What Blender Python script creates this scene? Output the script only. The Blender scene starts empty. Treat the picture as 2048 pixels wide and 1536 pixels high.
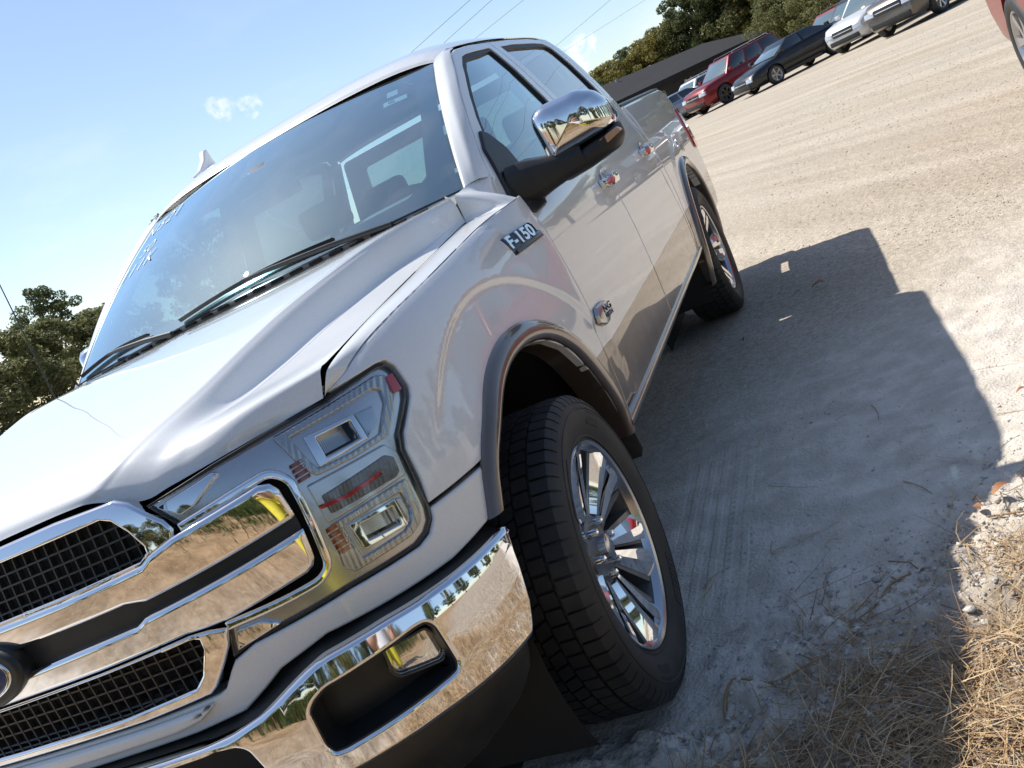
import bpy, bmesh, math, random
import numpy as np
from mathutils import Vector, Matrix
from mathutils.geometry import delaunay_2d_cdt
random.seed(7); RNG = np.random.default_rng(7)
scene = bpy.context.scene
COL = scene.collection
# ---------------------------------------------------------------- camera
cam_data = bpy.data.cameras.new('camera'); cam = bpy.data.objects.new('camera', cam_data); COL.objects.link(cam)
cam_data.sensor_fit = 'HORIZONTAL'; cam_data.sensor_width = 36.0; cam_data.lens = 32.72
cam_data.clip_start = 0.02; cam_data.clip_end = 3000
_R = np.array([[-0.263141, 0.858073, -0.440985], [0.333644, -0.347950, -0.876135], [-0.905228, -0.377679, -0.194731]])
cam.matrix_world = Matrix(((_R[0, 0], -_R[1, 0], -_R[2, 0], 2.05483), (_R[0, 1], -_R[1, 1], -_R[2, 1], 1.75412), (_R[0, 2], -_R[1, 2], -_R[2, 2], 1.32569), (0, 0, 0, 1)))
cam_data.dof.use_dof = False
scene.camera = cam
# ---------------------------------------------------------------- sky, sun, exposure
SUN_DIR = Vector((-0.22, -0.65, 1.0)).normalized()      # towards the sun
SUN_EL = math.asin(SUN_DIR.z); SUN_AZ = math.atan2(SUN_DIR.x, SUN_DIR.y)
world = bpy.data.worlds.new('World'); scene.world = world; world.use_nodes = True
wn = world.node_tree.nodes; wl = world.node_tree.links
bg = wn['Background']
sky = wn.new('ShaderNodeTexSky'); sky.sky_type = 'NISHITA'; sky.sun_disc = False
sky.sun_elevation = SUN_EL; sky.sun_rotation = SUN_AZ; sky.air_density = 1.0; sky.dust_density = 0.6; sky.ozone_density = 1.0; sky.altitude = 100
bg.inputs['Strength'].default_value = 0.1
WORLD_SKY = sky.outputs[0]
sun_data = bpy.data.lights.new('sun', 'SUN'); sun_data.energy = 3.7; sun_data.angle = math.radians(0.53); sun_data.color = (1.0, 0.955, 0.88)
sun = bpy.data.objects.new('sun', sun_data); COL.objects.link(sun)
sun.rotation_euler = (-SUN_DIR).to_track_quat('-Z', 'Y').to_euler(); sun.location = SUN_DIR * 60
vs = scene.view_settings; vs.view_transform = 'Standard'; vs.look = 'None'; vs.exposure = 0.64; vs.gamma = 1.0; vs.use_curve_mapping = False
scene.cycles.max_bounces = 10; scene.cycles.transparent_max_bounces = 16; scene.cycles.glossy_bounces = 5
scene.cycles.caustics_reflective = False; scene.cycles.caustics_refractive = False; scene.cycles.sample_clamp_indirect = 8.0
scene.cycles.use_denoising = True
# ---------- analytic body surfaces (truck frame: x forward, y left, z up, front axle at x=0) ----------
def _cr(pts,n=400):
    P=np.array(pts,float);d=np.concatenate([[0],np.cumsum(np.linalg.norm(np.diff(P,axis=0),axis=1))])
    m=np.zeros_like(P);m[1:-1]=(P[2:]-P[:-2])/(d[2:]-d[:-2])[:,None];m[0]=(P[1]-P[0])/(d[1]-d[0]);m[-1]=(P[-1]-P[-2])/(d[-1]-d[-2])
    t=np.linspace(0,d[-1],n);i=np.clip(np.searchsorted(d,t,side='right')-1,0,len(d)-2)
    h=(d[i+1]-d[i]);u=(t-d[i])/h;u=u[:,None];h=h[:,None]
    return (2*u**3-3*u**2+1)*P[i]+(u**3-2*u**2+u)*h*m[i]+(-2*u**3+3*u**2)*P[i+1]+(u**3-u**2)*h*m[i+1]
def _smooth(A,k):
    for _ in range(k):
        B=A.copy();B[1:-1]=(A[:-2]+2*A[1:-1]+A[2:])/4;A=B
    return A
def mkplan(pts):
    P=[(p[0],-p[1]) for p in pts[:0:-1]]+list(pts)
    Q=_smooth(_cr(P,4001),60);k=2000
    d=np.concatenate([[0],np.cumsum(np.linalg.norm(np.diff(Q,axis=0),axis=1))])
    s=d-np.interp(0,Q[:,1],d)
    T=np.gradient(Q,s,axis=0);T/=np.linalg.norm(T,axis=1)[:,None]
    N=np.stack([T[:,1],-T[:,0]],1)   # outward: forward at centre (T=+y), left on the side (T=-x)
    return s,Q,N
PLAN=mkplan([(0.885,0),(0.881,0.22),(0.866,0.42),(0.834,0.58),(0.784,0.70),(0.715,0.795),(0.63,0.866),(0.53,0.912),(0.40,0.943),(0.22,0.962),(0,0.972),(-.5,.981),(-1.2,.985),(-2,.986),(-3,.986),(-4,.984),(-4.8,.975)])
BPLAN=mkplan([(0.945,0),(0.942,0.22),(0.930,0.42),(0.905,0.58),(0.868,0.70),(0.805,0.81),(0.725,0.89),(0.63,0.942),(0.53,0.968),(0.40,0.975)])
def sstep(a,b,x):
    t=np.clip((x-a)/(b-a),0,1);return t*t*(3-2*t)
def zs(x): return np.interp(x,[-.6,-.49,-.15,.1,.3,.45,.525,.62],[1.274,1.264,1.236,1.212,1.193,1.172,1.152,1.112])
_FH=[-.05,0,.02,.05,.10,.15,.20,.25,.30,.40,.60,.80,1.0]
_FD=[-.15,-.092,-.078,-.063,-.046,-.034,-.024,-.015,-.008,0,-.004,-.014,-.03]
_DZ=[.30,.38,.46,.54,.62,.75,.90,1.0,1.08,1.15,1.20,1.25,1.30,1.36,1.5]
_DD=[-.055,-.045,-.026,-.010,-.002,.003,.004,0,-.006,-.014,-.022,-.032,-.046,-.066,-.13]
_FH2=np.linspace(-.05,1,211);_FD2=_smooth(np.interp(_FH2,_FH,_FD)[:,None],25)[:,0]
_DZ2=np.linspace(.3,1.5,241);_DD2=_smooth(np.interp(_DZ2,_DZ,_DD)[:,None],40)[:,0]
def arch(x,z):
    r1=np.hypot(x,(z-.40)*1.0);r2=np.hypot(x+3.683,(z-.40)*1.0)
    return -.012*(1-sstep(.712,.740,r1))*sstep(.30,.45,z)*(1-sstep(.12,.36,x)*(1-sstep(.90,1.06,z)))+.006*(1-sstep(.66,.705,r2))*sstep(.30,.45,z)
def prof(x,s,z):
    w=sstep(-.36,-.56,x)
    ff=.35+.65*sstep(.45,.95,np.abs(s))
    a=np.interp(zs(np.minimum(x,.62))-z,_FH2,_FD2)*ff
    b=np.interp(z,_DZ2,_DD2)
    return a*(1-w)+b*w+arch(x,z)
def _pl(PL,s):
    S,Q,N=PL
    x=np.interp(s,S,Q[:,0]);y=np.interp(s,S,Q[:,1]);nx=np.interp(s,S,N[:,0]);ny=np.interp(s,S,N[:,1])
    return x,y,nx,ny
def side(s,z,off=0.0):
    s=np.asarray(s,float);z=np.asarray(z,float)
    x,y,nx,ny=_pl(PLAN,s);o=prof(x,s,z)+off
    return np.stack([x+nx*o,y+ny*o,z+0*x],-1)
_BZ=[.34,.42,.47,.52,.60,.66,.70,.74,.765]
_BD=[-.07,-.04,-.012,0,.004,0,-.006,-.018,-.035]
def bumper(s,z,off=0.0):
    s=np.asarray(s,float);z=np.asarray(z,float)
    x,y,nx,ny=_pl(BPLAN,s);o=np.interp(z,_BZ,_BD)+off
    return np.stack([x+nx*o,y+ny*o,z+0*x],-1)
# greenhouse side: function of (x,z)
_GZ=[1.25,1.30,1.40,1.55,1.70,1.80,1.86,1.90]
_GY=[.950,.936,.907,.855,.795,.747,.712,.68]
def green(x,z,off=0.0):
    x=np.asarray(x,float);z=np.asarray(z,float)
    y=np.interp(z,_GZ,_GY)+off
    return np.stack([x+0*z,y+0*x,z+0*x],-1)
def plany(x):
    k = PLAN[0] > 0.9
    return np.interp(-np.asarray(x, float), -PLAN[1][k, 0], PLAN[1][k, 1])
def s_of_x(x):
    k = PLAN[0] > 0.6
    return np.interp(-np.asarray(x, float), -PLAN[1][k, 0], PLAN[0][k])
def dsurf(x, z, off=0.0):
    """cab side: door skin below the belt, greenhouse above"""
    x = np.asarray(x, float); z = np.asarray(z, float)
    yb = plany(x) + prof(x, np.full(np.shape(x), 2.0), z)
    w = sstep(1.18, 1.28, z)
    y = yb * (1 - w) + (np.interp(z, _GZ2, _GY2) - .060 * np.clip((x + 1.55) / .95, 0, 1.2) ** 2) * w + off
    return np.stack([x + 0 * z, y + 0 * x, z + 0 * x], -1)
_GZ2 = np.linspace(1.2, 1.92, 145); _GY2 = _smooth(np.interp(_GZ2, [1.2, 1.25, 1.30, 1.40, 1.55, 1.70, 1.80, 1.86, 1.92], [.963, .950, .936, .907, .855, .795, .747, .712, .67])[:, None], 20)[:, 0]
def bed(x, z, off=0.0):
    x = np.asarray(x, float); z = np.asarray(z, float)
    y = plany(x) + np.interp(z, [.30, .5, .62, .75, .9, 1.0, 1.1, 1.2, 1.3, 1.38, 1.42], [-.04, -.012, -.002, .003, .004, 0, -.008, -.02, -.037, -.06, -.085]) + arch(x, z) + off
    return np.stack([x + 0 * z, y + 0 * x, z + 0 * x], -1)
# ---------------------------------------------------------------- materials
def _mat(name):
    m = bpy.data.materials.new(name); m.use_nodes = True
    nt = m.node_tree; b = nt.nodes['Principled BSDF']
    return m, nt, b
def principled(name, col, rough=.5, metal=0., coat=0., coat_rough=.03, spec=.5, noise=None, bump=None, trans=0., ior=1.5, emit=None, estr=0., sheen=0.):
    m, nt, b = _mat(name)
    b.inputs['Base Color'].default_value = (*col, 1); b.inputs['Roughness'].default_value = rough; b.inputs['Metallic'].default_value = metal
    b.inputs['Coat Weight'].default_value = coat; b.inputs['Coat Roughness'].default_value = coat_rough; b.inputs['Specular IOR Level'].default_value = spec
    b.inputs['Transmission Weight'].default_value = trans; b.inputs['IOR'].default_value = ior
    if emit: b.inputs['Emission Color'].default_value = (*emit, 1); b.inputs['Emission Strength'].default_value = estr
    tc = nt.nodes.new('ShaderNodeTexCoord')
    if noise:   # (scale, colour2, contrast lo, hi)
        sc, c2, lo, hi = noise
        n = nt.nodes.new('ShaderNodeTexNoise'); n.inputs['Scale'].default_value = sc; n.inputs['Detail'].default_value = 8; nt.links.new(tc.outputs['Object'], n.inputs['Vector'])
        r = nt.nodes.new('ShaderNodeMapRange'); r.inputs[1].default_value = lo; r.inputs[2].default_value = hi; nt.links.new(n.outputs['Fac'], r.inputs[0])
        mx = nt.nodes.new('ShaderNodeMix'); mx.data_type = 'RGBA'; mx.inputs[6].default_value = (*col, 1); mx.inputs[7].default_value = (*c2, 1)
        nt.links.new(r.outputs[0], mx.inputs[0]); nt.links.new(mx.outputs[2], b.inputs['Base Color'])
    if bump:
        sc, st, dist = bump
        n = nt.nodes.new('ShaderNodeTexNoise'); n.inputs['Scale'].default_value = sc; n.inputs['Detail'].default_value = 6; nt.links.new(tc.outputs['Object'], n.inputs['Vector'])
        bp = nt.nodes.new('ShaderNodeBump'); bp.inputs['Strength'].default_value = st; bp.inputs['Distance'].default_value = dist
        nt.links.new(n.outputs['Fac'], bp.inputs['Height']); nt.links.new(bp.outputs[0], b.inputs['Normal'])
    return m
def glass(name, tint, refl=1.0, rough=0.0, dirt=0.0, ior=1.5, gl=(1, 1, 1)):
    m = bpy.data.materials.new(name); m.use_nodes = True; nt = m.node_tree; nt.nodes.clear()
    o = nt.nodes.new('ShaderNodeOutputMaterial'); t = nt.nodes.new('ShaderNodeBsdfTransparent'); t.inputs[0].default_value = (*tint, 1)
    g = nt.nodes.new('ShaderNodeBsdfGlossy'); g.inputs['Roughness'].default_value = rough; g.inputs[0].default_value = (*gl, 1)
    f = nt.nodes.new('ShaderNodeFresnel'); gm = nt.nodes.new('ShaderNodeNewGeometry'); im = nt.nodes.new('ShaderNodeMapRange'); im.inputs[3].default_value = ior; im.inputs[4].default_value = 1 / ior; nt.links.new(gm.outputs['Backfacing'], im.inputs[0]); nt.links.new(im.outputs[0], f.inputs[0])   # thin pane: same reflection from both sides
    mu = nt.nodes.new('ShaderNodeMath'); mu.operation = 'MULTIPLY'; mu.inputs[1].default_value = refl; mu.use_clamp = True; nt.links.new(f.outputs[0], mu.inputs[0])
    mx = nt.nodes.new('ShaderNodeMixShader'); nt.links.new(mu.outputs[0], mx.inputs[0]); nt.links.new(t.outputs[0], mx.inputs[1]); nt.links.new(g.outputs[0], mx.inputs[2])
    last = mx.outputs[0]
    if dirt > 0:
        tc = nt.nodes.new('ShaderNodeTexCoord'); n = nt.nodes.new('ShaderNodeTexNoise'); n.inputs['Scale'].default_value = 3.2; n.inputs['Detail'].default_value = 9; n.inputs['Distortion'].default_value = 1.6
        nt.links.new(tc.outputs['Object'], n.inputs['Vector'])
        r = nt.nodes.new('ShaderNodeMapRange'); r.inputs[1].default_value = .45; r.inputs[2].default_value = .8; r.inputs[3].default_value = 0.25 * dirt; r.inputs[4].default_value = dirt; nt.links.new(n.outputs['Fac'], r.inputs[0])
        d = nt.nodes.new('ShaderNodeBsdfDiffuse'); d.inputs[0].default_value = (.62, .63, .6, 1)
        m2 = nt.nodes.new('ShaderNodeMixShader'); nt.links.new(r.outputs[0], m2.inputs[0]); nt.links.new(last, m2.inputs[1]); nt.links.new(d.outputs[0], m2.inputs[2]); last = m2.outputs[0]
    nt.links.new(last, o.inputs[0])
    return m
M = {}
WHITE = (.80, .805, .80); BROWN = (.165, .125, .098)
def paint(name, col, two_tone=False, metal=.0, rough=.32, flake=True):
    m, nt, b = _mat(name); L = nt.links.new
    b.inputs['Coat Weight'].default_value = 1.0; b.inputs['Coat Roughness'].default_value = .015; b.inputs['Coat IOR'].default_value = 1.56
    b.inputs['Roughness'].default_value = rough; b.inputs['Metallic'].default_value = metal
    tc = nt.nodes.new('ShaderNodeTexCoord')
    col_out = None
    if flake:
        v = nt.nodes.new('ShaderNodeTexVoronoi'); v.inputs['Scale'].default_value = 900; L(tc.outputs['Object'], v.inputs['Vector'])
        mr = nt.nodes.new('ShaderNodeMapRange'); mr.inputs[1].default_value = 0; mr.inputs[2].default_value = 1; mr.inputs[3].default_value = .93; mr.inputs[4].default_value = 1.05
        sp = nt.nodes.new('ShaderNodeSeparateColor'); L(v.outputs['Color'], sp.inputs[0]); L(sp.outputs[0], mr.inputs[0])
        mx = nt.nodes.new('ShaderNodeMix'); mx.data_type = 'RGBA'; mx.blend_type = 'MULTIPLY'; mx.inputs[0].default_value = 1; mx.inputs[6].default_value = (*col, 1); L(mr.outputs[0], mx.inputs[7])
        col_out = mx.outputs[2]
    if two_tone:
        sx = nt.nodes.new('ShaderNodeSeparateXYZ'); L(tc.outputs['Object'], sx.inputs[0])
        a = nt.nodes.new('ShaderNodeMath'); a.operation = 'LESS_THAN'; a.inputs[1].default_value = .757; L(sx.outputs[2], a.inputs[0])
        c = nt.nodes.new('ShaderNodeMath'); c.operation = 'LESS_THAN'; c.inputs[1].default_value = -.2; L(sx.outputs[0], c.inputs[0])
        d = nt.nodes.new('ShaderNodeMath'); d.operation = 'MULTIPLY'; L(a.outputs[0], d.inputs[0]); L(c.outputs[0], d.inputs[1])
        mx2 = nt.nodes.new('ShaderNodeMix'); mx2.data_type = 'RGBA'; L(d.outputs[0], mx2.inputs[0]); L(col_out, mx2.inputs[6]); mx2.inputs[7].default_value = (*BROWN, 1); col_out = mx2.outputs[2]
        mm = nt.nodes.new('ShaderNodeMath'); mm.operation = 'MULTIPLY'; mm.inputs[1].default_value = .55; L(d.outputs[0], mm.inputs[0]); L(mm.outputs[0], b.inputs['Metallic'])
    if two_tone:
        nz = nt.nodes.new('ShaderNodeTexNoise'); nz.inputs['Scale'].default_value = 7; nz.inputs['Detail'].default_value = 9; nz.inputs['Roughness'].default_value = .7; L(tc.outputs['Object'], nz.inputs['Vector'])
        hz = nt.nodes.new('ShaderNodeMapRange'); hz.inputs[1].default_value = .95; hz.inputs[2].default_value = .50; hz.inputs[4].default_value = .42; L(sx.outputs[2], hz.inputs[0])
        nr_ = nt.nodes.new('ShaderNodeMapRange'); nr_.inputs[1].default_value = .42; nr_.inputs[2].default_value = .72; L(nz.outputs['Fac'], nr_.inputs[0])
        dm = nt.nodes.new('ShaderNodeMath'); dm.operation = 'MULTIPLY'; L(hz.outputs[0], dm.inputs[0]); L(nr_.outputs[0], dm.inputs[1])
        mx3 = nt.nodes.new('ShaderNodeMix'); mx3.data_type = 'RGBA'; L(dm.outputs[0], mx3.inputs[0]); L(col_out, mx3.inputs[6]); mx3.inputs[7].default_value = (.42, .36, .29, 1); col_out = mx3.outputs[2]
        cw = nt.nodes.new('ShaderNodeMapRange'); cw.inputs[3].default_value = 1.0; cw.inputs[4].default_value = .35; L(dm.outputs[0], cw.inputs[0]); L(cw.outputs[0], b.inputs['Coat Weight'])
    if col_out: L(col_out, b.inputs['Base Color'])
    else: b.inputs['Base Color'].default_value = (*col, 1)
    return m
M['white'] = paint('pearl_white_paint', WHITE)
M['side'] = paint('pearl_white_over_bronze_paint', WHITE, two_tone=True)
M['brown'] = paint('bronze_paint', BROWN, metal=.55, rough=.3)
M['chrome'] = principled('chrome', (.86, .86, .87), .035, 1.0)
M['satin'] = principled('satin_silver', (.52, .53, .55), .22, 1.0)
M['wheelgrey'] = principled('painted_wheel_pockets', (.13, .135, .14), .35, .6, coat=.5)
M['black'] = principled('black_plastic', (.016, .017, .018), .42, noise=(14, (.035, .034, .032), .45, .8))
M['gloss_black'] = principled('gloss_black', (.012, .012, .013), .12, coat=.6)
M['rubber'] = principled('tyre_rubber', (.020, .020, .021), .62, noise=(9, (.05, .043, .036), .42, .78), bump=(300, .15, .002))
M['seal'] = principled('rubber_seal', (.012, .012, .012), .5)
M['liner'] = principled('wheelhouse_liner', (.010, .010, .011), .8)
M['under'] = principled('underbody', (.02, .02, .021), .7, noise=(6, (.06, .05, .042), .4, .8))
M['interior'] = principled('dark_cabin_trim', (.075, .078, .08), .7)
M['dash'] = principled('grey_dash', (.26, .26, .25), .6)
M['leather'] = principled('dark_leather', (.10, .09, .085), .5)
M['signal'] = principled('signal_lens', (.55, .30, .16), .15, coat=1)
M['windshield'] = glass('windshield_glass', (.62, .86, .92), 2.9, dirt=.12, ior=1.9, gl=(.70, .93, 1.0))
M['sideglass'] = glass('side_glass', (.36, .48, .50), 2.0, dirt=.03, ior=1.9, gl=(.85, .97, 1.0))
M['privacy'] = glass('privacy_glass', (.10, .12, .13), 1.6, dirt=.03, ior=1.8)
M['lens'] = glass('clear_lens', (.93, .94, .94), .75)
M['frit'] = principled('black_frit', (.010, .011, .013), .15, coat=.8)
M['amber'] = principled('amber_reflector', (.50, .13, .012), .15, coat=1)
M['darkamber'] = principled('dark_amber_reflector', (.26, .055, .012), .15, coat=1)
M['red'] = principled('red_reflector', (.45, .012, .012), .12, coat=1)
M['lampgrey'] = principled('lamp_bezel', (.62, .62, .62), .20, .85)
M['lampdark'] = principled('lamp_dark_bezel', (.11, .11, .105), .3, .5, coat=.6)
M['ledguide'] = principled('light_guide', (.40, .41, .40), .16, .7, coat=.8)
def ribbed(name, col, rough, metal, scale, strength):
    m = principled(name, col, rough, metal, coat=.8); nt = m.node_tree; b = nt.nodes['Principled BSDF']; tc = nt.nodes.new('ShaderNodeTexCoord'); w = nt.nodes.new('ShaderNodeTexWave'); w.bands_direction = 'Y'; w.inputs['Scale'].default_value = scale; w.inputs['Distortion'].default_value = .3
    bp = nt.nodes.new('ShaderNodeBump'); bp.inputs['Strength'].default_value = strength; bp.inputs['Distance'].default_value = .004; nt.links.new(tc.outputs['Object'], w.inputs['Vector']); nt.links.new(w.outputs['Fac'], bp.inputs['Height']); nt.links.new(bp.outputs[0], b.inputs['Normal']); return m
M['ledguide'] = ribbed('light_guide', (.46, .46, .45), .14, .75, 42, .35)
M['turn'] = ribbed('turn_signal_optic', (.16, .15, .14), .2, .6, 60, .6)
M['blue'] = principled('blue_enamel', (.01, .03, .12), .2, coat=1)
M['paper'] = principled('sticker_paper', (.75, .78, .74), .6)
M['ink'] = principled('marker_ink', (.85, .86, .88), .6)
M['darkink'] = principled('sticker_ink', (.08, .09, .1), .6)
# ---------------------------------------------------------------- mesh helpers
def tag(o, label=None, cat=None, group=None, kind=None):
    if label: o['label'] = label
    if cat: o['category'] = cat
    if group: o['group'] = group
    if kind: o['kind'] = kind
    return o
def empty(name, loc=(0, 0, 0), rz=0, parent=None):
    o = bpy.data.objects.new(name, None); COL.objects.link(o); o.location = loc; o.rotation_euler = (0, 0, rz); o.parent = parent
    o.empty_display_size = .2
    return o
def link_mesh(name, me, mat, parent=None):
    if mat is not None and not me.materials: me.materials.append(mat)
    o = bpy.data.objects.new(name, me); COL.objects.link(o); o.parent = parent
    return o
def mk(name, V, F, mat, parent=None, smooth=35, normals=None):
    me = bpy.data.meshes.new(name); me.from_pydata([tuple(map(float, v)) for v in V], [], [tuple(map(int, f)) for f in F]); me.update()
    if smooth:
        me.shade_smooth()
        if normals is not None: me.normals_split_custom_set_from_vertices([tuple(map(float, n)) for n in normals])
        else: me.set_sharp_from_angle(angle=math.radians(smooth))
    return link_mesh(name, me, mat, parent)
def mir(V):
    V = np.array(V, float).copy(); V[:, 1] *= -1; return V
class MB:
    """collects geometry for one mesh"""
    def __init__(s): s.V = []; s.F = []
    def add(s, V, F):
        k = len(s.V); s.V += [tuple(map(float, v)) for v in V]; s.F += [tuple(int(i) + k for i in f) for f in F]; return s
    def box(s, c, d, rot=None):
        c = np.array(c, float); h = np.array(d, float) / 2
        P = np.array([[x, y, z] for x in (-1, 1) for y in (-1, 1) for z in (-1, 1)], float) * h
        if rot is not None: P = P @ np.array(rot, float).T
        return s.add(P + c, [(0, 1, 3, 2), (4, 6, 7, 5), (0, 4, 5, 1), (2, 3, 7, 6), (0, 2, 6, 4), (1, 5, 7, 3)])
    def tube(s, pts, r, n=8, cap=True):
        P = np.array(pts, float); m = len(P); rr = np.broadcast_to(np.array(r, float), (m,))
        T = np.gradient(P, axis=0); T /= np.linalg.norm(T, axis=1)[:, None] + 1e-12
        up = np.array([0, 0, 1.0]) if abs(T[0][2]) < .9 else np.array([1.0, 0, 0])
        a = np.cross(T[0], up); a /= np.linalg.norm(a); V = []
        for i in range(m):
            a = a - T[i] * (a @ T[i]); a /= np.linalg.norm(a); b = np.cross(T[i], a)
            for k in range(n):
                t = 2 * math.pi * k / n; V.append(P[i] + rr[i] * (math.cos(t) * a + math.sin(t) * b))
        F = [(i * n + k, i * n + (k + 1) % n, (i + 1) * n + (k + 1) % n, (i + 1) * n + k) for i in range(m - 1) for k in range(n)]
        if cap: F += [tuple(range(n - 1, -1, -1)), tuple((m - 1) * n + k for k in range(n))]
        return s.add(V, F)
    def lathe(s, prof, axis='y', n=48, c=(0, 0, 0), closed=False):
        """prof: list of (r, h); revolved round axis through c"""
        V = []; m = len(prof)
        for k in range(n):
            t = 2 * math.pi * k / n; co, si = math.cos(t), math.sin(t)
            for r, h in prof:
                V.append((c[0] + r * co, c[1] + h, c[2] + r * si) if axis == 'y' else (c[0] + h, c[1] + r * co, c[2] + r * si) if axis == 'x' else (c[0] + r * co, c[1] + r * si, c[2] + h))
        F = []
        for k in range(n):
            for i in range(m - (0 if closed else 1)):
                j = (i + 1) % m; q = ((k + 1) % n) * m
                F.append((k * m + i, k * m + j, q + j, q + i))
        return s.add(V, F)
    def prism(s, poly, f0, f1):
        """poly: 2-D outline; f0, f1 map (u,v) to the near and far 3-D faces"""
        n = len(poly); V = [f0(*p) for p in poly] + [f1(*p) for p in poly]
        return s.add(V, [tuple(range(n)), tuple(range(2 * n - 1, n - 1, -1))] + [(i, i + n, (i + 1) % n + n, (i + 1) % n) for i in range(n)])
    def build(s, name, mat, parent=None, smooth=35, bevel=0., seg=2, fix=True):
        me = bpy.data.meshes.new(name); me.from_pydata(s.V, [], s.F); me.update()
        if fix or bevel:
            bm = bmesh.new(); bm.from_mesh(me)
            if fix: bmesh.ops.recalc_face_normals(bm, faces=bm.faces)
            if bevel:
                ed = [e for e in bm.edges if e.is_manifold and e.calc_face_angle(0) > .5]
                if ed: bmesh.ops.bevel(bm, geom=ed, offset=bevel, segments=seg, affect='EDGES', profile=.5)
            bm.to_mesh(me); bm.free()
        if smooth: me.shade_smooth(); me.set_sharp_from_angle(angle=math.radians(smooth))
        return link_mesh(name, me, mat, parent)
def densify(poly, step, closed=True, r=0.0):
    """round the corners of a polygon by chaikin-like cuts of size r, then resample"""
    P = [np.array(p, float) for p in poly]
    if r > 0:
        Q = []; n = len(P)
        for i in range(n):
            a, b, c = P[i - 1], P[i], P[(i + 1) % n]
            la, lc = np.linalg.norm(a - b), np.linalg.norm(c - b); d = min(r, .45 * la, .45 * lc)
            p0 = b + (a - b) / la * d; p1 = b + (c - b) / lc * d
            for t in (0, .2, .4, .6, .8, 1): Q.append((1 - t) ** 2 * p0 + 2 * t * (1 - t) * b + t * t * p1)
        P = Q
    out = []; n = len(P)
    for i in range(n if closed else n - 1):
        a, b = P[i], P[(i + 1) % n]; l = np.linalg.norm(b - a)
        if l < 1e-6: continue
        k = max(1, int(math.ceil(l / step)))
        for j in range(k): out.append(a + (b - a) * j / k)
    if not closed: out.append(P[-1])
    return np.array(out)
def smoothpoly(pts, n, closed=False):
    return _cr(list(pts) + ([pts[0]] if closed else []), n)[: n - (1 if closed else 0)]
def area2(P): return .5 * np.sum(P[:, 0] * np.roll(P[:, 1], -1) - np.roll(P[:, 0], -1) * P[:, 1])
def inpoly(P, pts):
    x, y = pts[:, 0][:, None], pts[:, 1][:, None]; a = P; b = np.roll(P, -1, 0)
    c = ((a[:, 1] > y) != (b[:, 1] > y)) & (x < (b[:, 0] - a[:, 0]) * (y - a[:, 1]) / (b[:, 1] - a[:, 1] + 1e-30) + a[:, 0])
    return c.sum(1) % 2 == 1
def inset(P, d):
    a = np.roll(P, 1, 0); b = np.roll(P, -1, 0)
    t1 = P - a; t2 = b - P; t1 /= np.linalg.norm(t1, axis=1)[:, None] + 1e-12; t2 /= np.linalg.norm(t2, axis=1)[:, None] + 1e-12
    n = np.stack([-(t1 + t2)[:, 1], (t1 + t2)[:, 0]], 1); n /= np.linalg.norm(n, axis=1)[:, None] + 1e-12
    return P + n * d, -n          # ccw polygon: inside is to the left
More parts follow.
